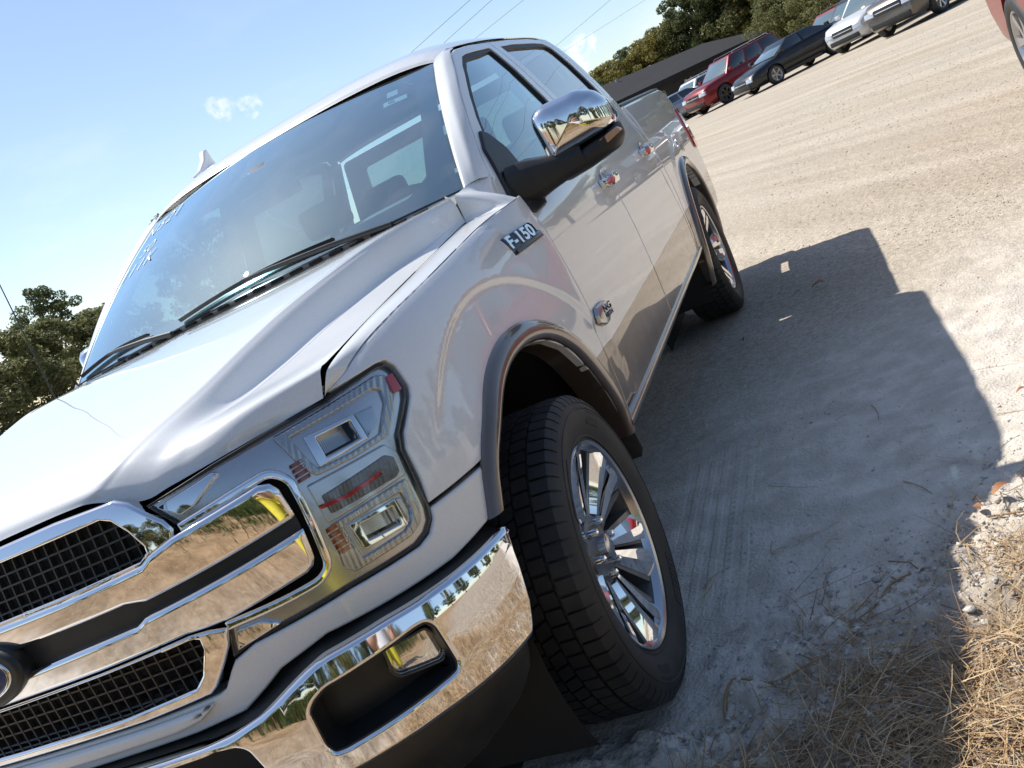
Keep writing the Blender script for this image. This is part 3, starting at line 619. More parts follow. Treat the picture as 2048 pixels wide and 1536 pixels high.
ra = np.radians(np.linspace(-12, 192, 25)); RI = [(-3.683 + .515 * math.cos(a) * (1.0), .42 + .515 * math.sin(a) * 1.0) for a in ra]; RO = [(-3.683 + .575 * math.cos(a), .42 + .570 * math.sin(a)) for a in ra]
flare(RO, RI, bed, lambda x: x)
# liners
for cx in (0.0, -3.683):
    for sg in (1, -1):
        b = MB(); n = 28; V = []
        for k in range(n):
            a = math.radians(-25 + 230 * k / (n - 1)); r = .53 if cx < -1 else .535
            for y in (.915, .55): V.append((cx + r * 1.02 * math.cos(a), sg * y, .43 + r * math.sin(a)))
        b.add(V, [(2 * i, 2 * i + 1, 2 * i + 3, 2 * i + 2) for i in range(n - 1)])
        b.add([(cx + .6 * math.cos(a), sg * .55, .43 + .6 * math.sin(a)) for a in np.linspace(0, 2 * math.pi, 24)], [tuple(range(24))])
        b.build('wheelhouse', M['liner'], TR, smooth=40, fix=False)
# mud flap behind the front wheel
for sg in (1, -1):
    MB().prism([(.80, .52), (.972, .52), (.970, .44), (.955, .415), (.83, .415), (.80, .44)], lambda u, v: (-.500 - (.52 - v) * .12, sg * u, v), lambda u, v: (-.512 - (.52 - v) * .12, sg * u, v)).build('mud_flap', M['rubber'], TR, bevel=.004)
# ---------------------------------------------------------------- doors
def door(name, outline, win, glassmat, gl_poly, handle_x, extra=None):
    D = [empty(name, parent=TR), empty(name, parent=TR)]
    panel('door_skin', outline, dsurf, M['side'], D, e=.004, depth=.03, g=.03, step=.025, holes=[win], r=.012, hole_e=.003)
    panel('window_seal', infl(win, .002), dsurf, M['seal'], D, e=.002, depth=.02, g=.06, off=-.006, holes=[infl(win, -.022)], r=.012, step=.03)
    panel('window_glass', infl(win, -.014), dsurf, glassmat, D, e=.001, depth=.003, g=.08, off=-.016, r=.010, step=.03)
    for i, sg in enumerate((1, -1)):
        # chrome pull handle in a chrome-edged cup
        x0 = handle_x; z0 = 1.150; y0 = float(dsurf(x0, z0)[1])
        H = empty('door_handle', parent=TR); H.parent = D[i]
        del_ = MB(); xs = np.linspace(-.125, .115, 9); V = []
        for x in xs:
            k = abs((x + .005) / .12); bow = .046 - .020 * k ** 3
            for yy, zz in ((bow - .010, -.018), (bow, -.019), (bow + .004, 0), (bow, .019), (bow - .010, .018)): V.append((x0 + x, sg * (y0 + yy), z0 + zz))
        F = [(5 * i_ + j, 5 * i_ + 5 + j, 5 * i_ + 5 + (j + 1) % 5, 5 * i_ + (j + 1) % 5) for i_ in range(8) for j in range(5)] + [(0, 1, 2, 3, 4), (44, 43, 42, 41, 40)]
        del_.add(V, F)
        del_.build('handle_bar', M['chrome'], D[i], smooth=50)
        bpy.data.objects.remove(H)
        for xc, w in ((-.112, .030), (.098, .036)): MB().box((x0 + xc, sg * (y0 + .016), z0), (w, .034, .036)).build('handle_base', M['chrome'], D[i], bevel=.006)
        c = MB(); c.lathe([(.0, -.012), (.030, -.010), (.046, .0015), (.050, .0015)], 'y', 24, (x0, sg * (y0 + .001), z0))
        c.build('handle_cup', M['white'], D[i], smooth=60)
    return D
FW = [(-.83, 1.475), (-.90, 1.545), (-1.006, 1.622), (-1.10, 1.680), (-1.21, 1.742), (-1.304, 1.782), (-1.38, 1.795), (-1.55, 1.808), (-1.760, 1.822), (-1.755, 1.30), (-1.10, 1.262), (-.80, 1.240), (-.73, 1.246), (-.75, 1.40)]
FD = [(-.582, .548), (-.582, 1.0), (-.582, 1.19), (-.590, 1.255), (-.612, 1.305), (-.654, 1.360), (-.681, 1.4015), (-.751, 1.4715), (-.835, 1.5475), (-.970, 1.6455), (-1.104, 1.7255), (-1.245, 1.8025), (-1.32, 1.8195), (-1.544, 1.840), (-1.835, 1.856), (-1.840, 1.55), (-1.80, 1.30), (-1.70, 1.20), (-1.665, 1.10), (-1.658, .9), (-1.658, .548)]
RW = [(-1.935, 1.828), (-2.20, 1.842), (-2.60, 1.848), (-2.76, 1.842), (-2.815, 1.815), (-2.822, 1.60), (-2.815, 1.385), (-2.76, 1.36), (-1.93, 1.315)]
RD = [(-1.666, .548), (-1.666, .9), (-1.673, 1.10), (-1.708, 1.20), (-1.808, 1.30), (-1.848, 1.55), (-1.843, 1.8565), (-2.20, 1.872), (-2.60, 1.880), (-2.80, 1.872), (-2.875, 1.84), (-2.885, 1.55), (-2.88, 1.25), (-2.86, 1.02), (-2.84, .95), (-2.86, .85), (-2.98, .68), (-3.02, .548)]
RD = RD[:15] + [(-2.86, .90), (-2.90, .80), (-2.92, .70), (-2.92, .548)]
FDo = door('front_door', FD, FW, M['sideglass'], None, -1.585)
RDo = door('rear_door', RD, RW, M['privacy'], None, -2.665)
# belt mouldings
for D, xa, xb, za, zb in ((FDo, -.66, -1.755, 1.238, 1.297), (RDo, -1.93, -2.80, 1.312, 1.352)):
    pass
# cab corner behind the rear door
CC = [(-2.928, .548), (-2.928, .70), (-2.908, .80), (-2.868, .90), (-2.868, 1.02), (-2.888, 1.25), (-2.893, 1.55), (-2.883, 1.842), (-2.80, 1.880), (-2.86, 1.884), (-2.945, 1.872), (-2.975, 1.80), (-2.982, 1.5), (-2.985, .548)]
panel('cab_corner', CC, dsurf, M['side'], TR, e=.004, depth=.03, g=.03)
# rocker
xs_ = np.linspace(-.50, -3.10, 40); pr_ = [(-.012, .556), (.000, .551), (.006, .540), (.005, .524), (-.006, .512), (-.03, .504), (-.10, .498)]
V = [(x, float(plany(x)) - .006 + dy, z) for x in xs_ for dy, z in pr_]; m = len(pr_)
F = [(i * m + j, i * m + j + 1, (i + 1) * m + j + 1, (i + 1) * m + j) for i in range(len(xs_) - 1) for j in range(m - 1)] + [tuple(range(m))]
for sg in (1, -1):
    b = MB(); b.add(V if sg > 0 else mir(V), F); b.build('rocker_moulding', M['brown'], TR, smooth=60)
# ---------------------------------------------------------------- roof, pillars, glass
def wsf(u, v, off=0.0):
    u = np.asarray(u, float); v = np.asarray(v, float); k = 1 - u * u
    b = np.stack([-.537 + .13 * k, .815 * u, 1.360 + .015 * k], -1); t = np.stack([-1.195 + .10 * k, .680 * u, 1.798 + .036 * k], -1)
    P = b * (1 - v[..., None]) + t * v[..., None] + 4 * (v * (1 - v))[..., None] * np.array([.018, 0, .018])
    n = np.array([.56, 0, .83])
    return P + np.asarray(off)[..., None] * n if np.ndim(off) else P + off * n
WS = gridsurf('windshield', lambda u, v: wsf(u, v), 60, 30, M['windshield'], TR, u=(-.995, .995), v=(.0, .995), flip=False)[0]
# frit band printed round the glass: a frame just inside it
t_ = [(-.985, .0), (.985, .0), (.985, .985), (-.985, .985)]
inn = [(-.88, .16), (-.80, .085), (-.4, .06), (0, .055), (.4, .06), (.80, .085), (.88, .16), (.905, .55), (.895, .85), (.85, .925), (.60, .95), (.26, .955), (.20, .90), (.12, .80), (-.12, .80), (-.20, .90), (-.26, .955), (-.60, .95), (-.85, .925), (-.895, .85), (-.905, .55)]
panel('frit_band', t_, lambda u, v, o=0.: wsf(u, v, -.004 + o), M['frit'], WS, e=.0005, depth=.001, g=.06, holes=[inn], both=False, r=.01)
# roof
rx = [(-1.195, .10, 1.798, 1.834, .682), (-1.225, .10, 1.812, 1.858, .690), (-1.32, .08, 1.833, 1.895, .703), (-1.55, .04, 1.8505, 1.935, .7135), (-1.9, .0, 1.870, 1.957, .7085), (-2.3, 0, 1.884, 1.963, .698), (-2.6, 0, 1.890, 1.958, .6935), (-2.82, 0, 1.886, 1.942, .693), (-2.93, 0, 1.872, 1.908, .690), (-2.975, 0, 1.835, 1.855, .68)]
rg = []
for x, bow, ze, zc, ye in rx:
    row = []
    for u in (-1, -.97, -.9, -.75, -.5, -.25, 0, .25, .5, .75, .9, .97, 1):
        k = 1 - u * u; kk = 1 - abs(u) ** 3.2
        row.append((x + bow * k, ye * u, ze + (zc - ze) * (.45 * kk + .55 * (1 - abs(u) ** 8 if abs(u) < 1 else 0)) if abs(u) < 1 else ze))
    rg.append(row)
gridsurf('roof', bspl(rg), 70, 90, M['white'], TR, thick=.004, flip=True)
# shark-fin antenna and side antenna mast
fin = MB(); fp = [(-1.30, -.01), (-1.37, .012), (-1.43, .050), (-1.462, .090), (-1.485, .094), (-1.492, .05), (-1.515, -.01)]
V = []
for x, h in fp:
    w = .022 * (1 - h / .09)
    V += [(x, -.50 - w, 1.888 + h), (x, -.50 + w, 1.888 + h)]
V += [(x, -.50 - .024, 1.868) for x, h in fp[:1]] 
fin.prism([(a, b) for a, b in fp], lambda a, b: (a, -.515, 1.905 + b), lambda a, b: (a, -.485, 1.905 + b))
fin.build('shark_fin_antenna', M['white'], TR, bevel=.008, seg=3)
an = MB(); an.tube([(-.468, -.880, 1.30), (-.472, -.880, 1.36), (-.53, -.885, 1.79), (-.575, -.888, 2.12)], [.004, .0026, .002, .0012], 8); an.build('antenna_mast', M['black'], TR)
MB().lathe([(0, .06), (.008, .058), (.012, .03), (.014, 0)], 'z', 16, (-.466, -.880, 1.272)).build('antenna_base', M['black'], TR)
# A pillars: from the glass edge round to the door frame
edge = [(-.644, 1.352), (-.677, 1.4055), (-.747, 1.4755), (-.831, 1.5515), (-.966, 1.6495), (-1.10, 1.7295), (-1.241, 1.8065), (-1.317, 1.8235)]
E2 = _cr(edge, 30); rows = []
for i, (x, z) in enumerate(E2):
    t = i / 29; o = dsurf(x, z, -.001); o = np.asarray(o, float)
    w = np.asarray(wsf(np.array(1.0), np.array(min(1.0, t * 1.03)), 0.0), float)
    if t > .97: w = np.array(rg[1][-1]) + np.array((0, .0, .002))
    mid = (o + w) / 2; n = np.array((.55, .62, .56)); n /= np.linalg.norm(n)
    rows.append([w - n * .004 - np.array((0, .002, 0)), w + n * .0035 + np.array((0, .003, 0)), w * .72 + o * .28 + n * .012, mid + n * .016, w * .28 + o * .72 + n * .013, o + n * .005, o])
gridsurf('pillar', bspl(rows), 50, 26, M['white'], TR, both=True, flip=True)
# drip edge line above the doors to close roof and door frames
# cowl panel with slots, at the foot of the windscreen
CW = empty('cowl_panel', parent=TR)
def cowlf(u, v):
    u = np.asarray(u, float); v = np.asarray(v, float); k = 1 - u * u
    a = np.stack([-.478 + .038 * k, .79 * u, 1.325 + .022 * k], -1); b = np.stack([-.545 + .128 * k, .80 * u, 1.362 + .015 * k], -1)
    return a * (1 - v[..., None]) + b * v[..., None]
M['cowl'] = principled('cowl_plastic', (.30, .29, .29), .6)
gridsurf('cowl_tray', cowlf, 40, 6, M['cowl'], CW, u=(-1, 1), flip=False)
for k in range(20):
    u = -.86 + k * .0905
    if abs(u) > .9: continue
    p = cowlf(np.array(u), np.array(.42)); MB().box(p + np.array((.004, 0, .006)), (.020, .046, .008)).build('cowl_slot', M['liner'], CW, bevel=.003)
# wipers
def wiper(y0, y1, yb):
    W_ = empty('wiper', parent=TR)
    def P(y, v, o=.012): return np.asarray(wsf(np.array(y / .80), np.array(v), o), float)
    a = MB(); a.tube([P(yb, -.02, .004), P(yb * .75 + y0 * .25, .0, .018), P((yb + y0) / 2, .02, .024), P(yb * .35 + y0 * .65, .035, .022)], [.009, .008, .007, .005], 8); a.build('wiper_arm', M['black'], W_)
    b = MB(); ys = np.linspace(y0, y1, 14); V = []
    for i, y in enumerate(ys):
        t = i / 13; v = .012 + .030 * math.sin(math.pi * t * .9) + .010 * t
        q = P(y, v, .006); r_ = P(y, v, .020); s_ = P(y, v + .012, .006)
        V += [q, r_, s_]
    b.add(V, [(3 * i + j, 3 * i + 3 + j, 3 * i + 3 + (j + 1) % 3, 3 * i + (j + 1) % 3) for i in range(13) for j in range(3)] + [(0, 1, 2), (41, 40, 39)]); b.build('wiper_blade', M['black'], W_)
wiper(-.20, .40, .58); wiper(-.77, -.36, -.24)
# windscreen stickers, marker lettering, sensor housing and inner mirror
def wframe(u, v, ang=0., o=-.006):
    p = np.asarray(wsf(np.array(u), np.array(v), o)); a = np.asarray(wsf(np.array(u + .01), np.array(v), o)) - p; b = np.asarray(wsf(np.array(u), np.array(v + .01), o)) - p
    a /= np.linalg.norm(a); b -= a * (a @ b); b /= np.linalg.norm(b); n = np.cross(a, b)
    c, s_ = math.cos(ang), math.sin(ang); return p, a * c + b * s_, -a * s_ + b * c, n
for (u, v, w, h) in ((.775, .872, .040, .040), (.790, .795, .088, .030)):
    p, a, b_, n = wframe(u, v); bb = MB(); bb.prism([(-w / 2, -h / 2), (w / 2, -h / 2), (w / 2, h / 2), (-w / 2, h / 2)], lambda x, y: p + a * x + b_ * y, lambda x, y: p + a * x + b_ * y - n * .001); st = bb.build('sticker', M['paper'], WS, smooth=0)
for dx in (-.022, -.014, -.006):
    p, a, b_, n = wframe(.790, .795, 0, -.004); p = p + a * dx; bb = MB(); bb.prism([(-.003, -.008), (.003, -.008), (.003, .008), (-.003, .008)], lambda x, y: p + a * x + b_ * y, lambda x, y: p + a * x + b_ * y - n * .0005); bb.build('sticker_print', M['darkink'], WS, smooth=0)
for txt, u, v, sz in (('N521', -.80, .88, .085), ('50', -.83, .71, .075), ('111K', -.85, .60, .085)):
    me = text_mesh(txt, sz * 1.15, .0006, .25, 1.15, -.0022); place_mesh('marker_lettering', me, wframe(u, v, .10, .0015), M['ink'], WS)
for u, v, w, h, d in ((0, .90, .17, .075, .05), (.0, .80, .09, .05, .06)):
    p, a, b_, n = wframe(u, v, 0, -.03); bb = MB(); bb.box(p, (w, h, d), np.stack([a, b_, n], 1)); bb.build('sensor_housing', M['interior'], TR, bevel=.012)
p, a, b_, n = wframe(.0, .72, 0, -.09); MB().box(p, (.26, .07, .02), np.stack([np.array((0, 1, 0)), np.array((0, 0, 1)), np.array((1, 0, 0))], 1)).build('rear_view_mirror', M['interior'], TR, bevel=.012)
# ---------------------------------------------------------------- door mirrors
for sg in (1, -1):
    MR = empty('door_mirror', parent=TR)
    # head: rounded block; front outline in (y,z), swept back in x with a shrinking section
    cap = [(1.012, 1.300), (1.006, 1.43), (1.016, 1.462), (1.045, 1.478), (1.165, 1.474), (1.215, 1.448), (1.240, 1.405), (1.243, 1.345), (1.228, 1.325)]
    low_ = [(1.012, 1.298), (1.2285, 1.323), (1.247, 1.338), (1.250, 1.292), (1.225, 1.262), (1.12, 1.243), (1.035, 1.236), (1.015, 1.255)]
    def head(poly, name, mat, x_front, bulge, xb=-.86):
        P = densify(poly, .012, True, .016); c = P.mean(0); rows = []
        for t, k in ((-.10, .0), (-.085, .25), (-.05, .52), (.02, .74), (.14, .89), (.34, .97), (.6, 1.0), (1.0, .985)):
            # the nose is rounded: section grows from the front to the back
            q = c + (P - c) * (1 - (1 - k) * bulge)
            lean = (q[:, 0] - 1.0) * .16
            x = x_front - t * (x_front - xb) - lean * (1 - t)
            rows.append(np.stack([x, sg * q[:, 0], q[:, 1]], 1))
        n = len(P); V = np.concatenate(rows); F = [(i * n + k, i * n + (k + 1) % n, (i + 1) * n + (k + 1) % n, (i + 1) * n + k) for i in range(7) for k in range(n)] + [tuple(7 * n + k for k in range(n - 1, -1, -1))]
        b = MB(); b.add(V, F); o = b.build(name, mat, MR, smooth=40)
        return o
    head(cap, 'mirror_cap', M['chrome'], -.742, 1.0)
    head(low_, 'mirror_housing', M['black'], -.752, 1.0)
    MB().prism([(1.02, 1.26), (1.235, 1.275), (1.235, 1.40), (1.20, 1.455), (1.05, 1.465), (1.02, 1.44)], lambda y, z: (-.861, sg * y, z), lambda y, z: (-.868, sg * y, z)).build('mirror_glass', M['chrome'], MR, bevel=.002)
    MB().prism([(1.178, 1.308), (1.240, 1.322), (1.249, 1.306), (1.186, 1.284)], lambda y, z: (-.757 - (y - 1.0) * .12, sg * y, z), lambda y, z: (-.83, sg * (y + .002), z)).build('turn_signal', M['signal'], MR, bevel=.003)
    arm = [(-.775, .890, 1.290, .090, .070), (-.78, .935, 1.290, .075, .068), (-.785, .99, 1.288, .060, .054), (-.795, 1.05, 1.286, .050, .042), (-.805, 1.12, 1.286, .045, .035)]
    V = []; q8 = [(-1, -.6), (-.7, -1), (.7, -1), (1, -.6), (1, .6), (.7, 1), (-.7, 1), (-1, .6)]
    for cx_, cy_, cz_, a_, b2 in arm:
        for p_, r_ in q8: V.append((cx_ + a_ * p_, sg * cy_, cz_ + b2 * r_))
    b = MB(); b.add(V, [(i * 8 + k, i * 8 + (k + 1) % 8, (i + 1) * 8 + (k + 1) % 8, (i + 1) * 8 + k) for i in range(4) for k in range(8)] + [tuple(range(8))]); b.build('mirror_arm', M['black'], MR, smooth=30, bevel=.006)
    if sg < 0:
        pv = Matrix.Translation((-.80, -.96, 0)); MR.matrix_local = pv @ Matrix.Rotation(math.radians(-52), 4, 'Z') @ pv.inverted()
SAIL = [(-.818, 1.500), (-.855, 1.483), (-.885, 1.42), (-.88, 1.36), (-.82, 1.235), (-.76, 1.208), (-.62, 1.203), (-.610, 1.22), (-.650, 1.29), (-.693, 1.36), (-.735, 1.438)]
panel('mirror_sail', SAIL, dsurf, M['black'], TR, e=.006, depth=.02, g=.03, off=.010, r=.012)
# ---------------------------------------------------------------- cargo bed
BX = [(-2.995, .52), (-2.995, 1.0), (-2.995, 1.395), (-3.4, 1.400), (-4.2, 1.408), (-4.70, 1.413), (-4.775, 1.40), (-4.79, 1.25), (-4.79, .60), (-4.74, .53), (-4.3, .52), (-4.185, .52)] + [(x, z) for x, z in _cr(RI, 40)[::-1] if z > .52] + [(-3.18, .52)]
BX = [(-2.995, .52), (-2.995, 1.0), (-2.995, 1.395), (-3.4, 1.400), (-4.2, 1.408), (-4.70, 1.413), (-4.775, 1.40), (-4.79, 1.25), (-4.79, .60), (-4.74, .53), (-4.3, .52)] + [(float(x), float(z)) for x, z in _cr(RI[::-1], 40) if z > .53]
BS = panel('bed_side', BX, bed, M['side'], TR, e=.006, depth=.04, g=.035, step=.03)
TL = [(-4.655, .955), (-4.645, 1.10), (-4.665, 1.235), (-4.70, 1.250), (-4.785, 1.245), (-4.795, 1.10), (-4.79, .945), (-4.70, .940)]
panel('tail_lamp', TL, bed, M['red'], TR, e=.006, depth=.03, g=.03, off=.012, r=.012)
for sg in (1, -1):
    b = MB(); V = []
    for x in np.linspace(-2.998, -4.77, 12):
        z = 1.395 + (2.998 + x) * -.010
        yy = float(bed(x, z)[1]); V += [(x, sg * (yy - .002), z - .012), (x, sg * (yy - .006), z + .012), (x, sg * (yy - .05), z + .022), (x, sg * (yy - .085), z + .016), (x, sg * (yy - .085), z - .03)]
    b.add(V, [(5 * i + j, 5 * i + 5 + j, 5 * i + 6 + j, 5 * i + 1 + j) for i in range(11) for j in range(4)] + [(0, 1, 2, 3, 4), (59, 58, 57, 56, 55)]); b.build('bed_rail_cap', M['black'], TR, smooth=60)
MB().box((-4.765, 0, 1.06), (.06, 1.60, .66)).build('tailgate', M['white'], TR, bevel=.02, seg=3)
MB().box((-3.02, 0, .95), (.03, 1.62, .80)).build('bed_front_wall', M['white'], TR, bevel=.006)
MB().box((-3.88, 0, .86), (1.72, 1.30, .03)).build('bed_floor', M['black'], TR)
b = MB(); b.add([(-4.70, -.88, .52), (-4.70, .88, .52), (-4.83, -.70, .50), (-4.83, .70, .50), (-4.90, -.80, .56), (-4.90, .80, .56), (-4.90, -.86, .68), (-4.90, .86, .68), (-4.72, -.90, .70), (-4.72, .90, .70)], [(0, 1, 3, 2), (2, 3, 5, 4), (4, 5, 7, 6), (6, 7, 9, 8), (0, 2, 4, 6, 8), (1, 9, 7, 5, 3)]); b.build('rear_bumper', M['chrome'], TR, bevel=.015)
# ---------------------------------------------------------------- cabin: rear wall, lining, seats, dashboard
CB = empty('cabin', parent=TR)
def shell(name, mat, y_in, z0, z1, x0, x1):
    pass
b = MB()
b.add([(-.62, -.80, 1.20), (-.62, .80, 1.20), (-2.93, .80, 1.20), (-2.93, -.80, 1.20), (-.62, -.80, .55), (-.62, .80, .55), (-2.93, .80, .55), (-2.93, -.80, .55)], [(4, 5, 6, 7), (0, 1, 5, 4), (2, 3, 7, 6), (1, 2, 6, 5), (3, 0, 4, 7)])
b.build('cabin_tub', M['interior'], CB, smooth=0, fix=False)
hl = [[(x - .02, .97 * y, z - .030) for x, y, z in (r[0], r[3], r[6], r[9], r[12])] for r in rg[1:-1]]
gridsurf('headliner', bspl(hl), 14, 12, M['interior'], CB)
for sg in (1, -1):      # inner door cards
    b = MB(); b.add([(-.60, sg * .86, 1.23), (-2.93, sg * .86, 1.23), (-2.93, sg * .82, .6), (-.60, sg * .82, .6), (-.60, sg * .935, 1.235), (-2.93, sg * .925, 1.30)], [(0, 1, 2, 3), (4, 5, 1, 0)]); b.build('door_card', M['interior'], CB, smooth=0, fix=False)
    b = MB()
    for xa, xb in ((-1.765, -1.93), (-2.83, -2.97)): b.add([(xa, sg * .845, 1.28), (xb, sg * .845, 1.28), (xb, sg * .68, 1.83), (xa, sg * .68, 1.83)], [(0, 1, 2, 3)])
    b.build('inner_pillar', M['interior'], CB, smooth=0, fix=False)
b = MB(); b.prism([(-.52, 1.18), (-.52, 1.345), (-.60, 1.375), (-.78, 1.372), (-.93, 1.33), (-1.0, 1.20), (-.98, 1.0), (-.6, .9)], lambda x, z: (x, -.79, z), lambda x, z: (x, .79, z)); b.build('dashboard', M['dash'], CB, bevel=.02)
b = MB(); b.prism([(-.84, 1.35), (-.86, 1.415), (-.93, 1.43), (-1.0, 1.40), (-1.0, 1.33)], lambda x, z: (x, .22, z), lambda x, z: (x, .60, z)); b.build('instrument_binnacle', M['dash'], CB, bevel=.03, seg=3)
ex = np.array((.35, 0, .94)); ex /= np.linalg.norm(ex); c0 = np.array((-1.13, .41, 1.27)); ey = np.array((0, 1.0, 0))
b = MB(); b.tube([c0 + .19 * (math.cos(t) * ey + math.sin(t) * ex) for t in np.linspace(0, 2 * math.pi, 33)], .016, 10, False)
for a in (0, math.pi, -math.pi / 2): b.tube([c0, c0 + .19 * (math.cos(a) * ey + math.sin(a) * ex)], .02, 8)
b.tube([c0, c0 + np.array((.25, 0, -.10))], .035, 10); b.build('steering_wheel', M['interior'], CB, smooth=60)
def seat(x, y, w):
    S_ = MB(); S_.box((x, y, .98), (.52, w, .14)); o = S_.build('seat_cushion', M['leather'], CB, bevel=.04, seg=3)
    q = MB(); q.prism([(x - .22, .98), (x - .34, 1.40), (x - .29, 1.46), (x - .21, 1.43), (x - .08, 1.0)], lambda a, z: (a, y - w / 2, z), lambda a, z: (a, y + w / 2, z)); q.build('seat_back', M['leather'], CB, bevel=.035, seg=3)
def headrest(x, y):
    MB().box((x, y, 1.545), (.10, .25, .15)).build('headrest', M['leather'], CB, bevel=.035, seg=3)
for y in (.40, -.40): seat(-1.62, y, .54); headrest(-1.98, y)
seat(-2.50, 0, 1.40)
for y in (.45, -.45): headrest(-2.86, y)
# cab back wall with its window opening
bw = [(-.74, .95), (.74, .95), (.78, 1.25), (.66, 1.82), (-.66, 1.82), (-.78, 1.25)]; rwin = [(-.60, 1.40), (.60, 1.40), (.55, 1.74), (-.55, 1.74)]
panel('cab_back_wall', bw, lambda u, v, o=0.: np.stack([-2.975 + .0 * u - o, u + 0 * v, v + 0 * u], -1), M['white'], TR, e=.003, depth=.02, g=.12, holes=[rwin], both=False, r=.03)
panel('rear_window', infl(rwin, .01), lambda u, v, o=0.: np.stack([-2.965 + .0 * u - o, u + 0 * v, v + 0 * u], -1), M['sideglass'], TR, e=.001, depth=.003, g=.2, both=False, r=.03)
# dark box added behind the grille to block light; chassis
MB().box((.10, 0, .93), (1.2, 1.20, .38)).build('engine_bay_light_block', M['liner'], TR)
b = MB()
for sg in (1, -1): b.box((-2.0, sg * .46, .56), (5.4, .09, .16))
b.box((-1.7, 0, .60), (2.5, 1.5, .05)); b.box((.25, 0, .42), (.6, .9, .08)); b.tube([(-3.683, -.80, .40), (-3.683, .80, .40)], .06, 12); b.tube([(0, -.80, .40), (0, .80, .40)], .05, 12)
b.lathe([(0, -.14), (.12, -.1), (.15, 0), (.12, .1), (0, .14)], 'y', 20, (-3.683, 0, .40)); b.tube([(-3.6, 0, .42), (-.6, 0, .50)], .045, 10)
b.build('chassis', M['under'], TR, smooth=40)
# ---------------------------------------------------------------- badges
def sframe(x, z, off, S=None):
    S = S or (lambda x_, z_, o: side(sx(x_), z_, o))
    p = np.asarray(S(x, z, off)).reshape(3); a = np.asarray(S(x - .01, z, off)).reshape(3) - p; b_ = np.asarray(S(x, z + .01, off)).reshape(3) - p
    a /= np.linalg.norm(a); b_ -= a * (a @ b_); b_ /= np.linalg.norm(b_); return p, a, b_, np.cross(a, b_)
for sg in (1, -1):
    BD = empty('model_badge', parent=FE[0 if sg > 0 else 1])
    p, a, b_, n = sframe(-.412, 1.162, .003)
    fl = np.array((1, sg, 1.0))
    if n[1] < 0: n = -n
    bb = MB(); bb.prism([(-.108, -.031), (.112, -.024), (.112, -.004), (.098, -.002), (.098, .020), (.085, .032), (-.098, .030), (-.108, .020)], lambda x, y: (p + a * x + b_ * y) * fl, lambda x, y: (p + a * x + b_ * y + n * .006) * fl); bb.build('badge_plate', M['gloss_black'], BD, bevel=.0015)
    ax = a if sg > 0 else -a
    me = text_mesh('F-150', .052, .007, .0, 1.06, .0016); place_mesh('badge_letters', me, ((p + b_ * .007 + n * .0075) * fl, ax * fl * (1.22), b_ * fl * 1.0, n * fl), M['chrome'], BD)
    bb = MB(); bb.prism([(-.06, -.028), (.106, -.022), (.106, -.010), (-.06, -.016)], lambda x, y: (p + a * x + b_ * y + n * .006) * fl, lambda x, y: (p + a * x + b_ * y + n * .009) * fl); bb.build('badge_bar', M['lampdark'], BD, bevel=.001)
    KB = empty('trim_badge', parent=FDo[0 if sg > 0 else 1])
    p, a, b_, n = sframe(-.668, .840, .003, dsurf)
    if n[1] < 0: n = -n
    hexa = [(-.085, .012), (-.060, .032), (.045, .030), (.085, .018), (.078, -.016), (.02, -.036), (-.02, -.036), (-.085, -.014)]
    bb = MB(); bb.prism(hexa, lambda x, y: (p + a * x + b_ * y) * fl, lambda x, y: (p + a * x * .92 + b_ * y * .92 + n * .012) * fl); bb.build('badge_plate', M['satin'], KB, bevel=.002)
    me = text_mesh('KING', .030, .003, 0, 1.1, .0006); place_mesh('badge_letters', me, ((p + b_ * .009 + n * .013) * fl, ax * fl * 1.35, b_ * fl, n * fl), M['chrome'], KB)
    me = text_mesh('RANCH', .020, .003, 0, 1.1, .0005); place_mesh('badge_letters', me, ((p - b_ * .012 + n * .013) * fl, ax * fl * 1.3, b_ * fl, n * fl), M['chrome'], KB)
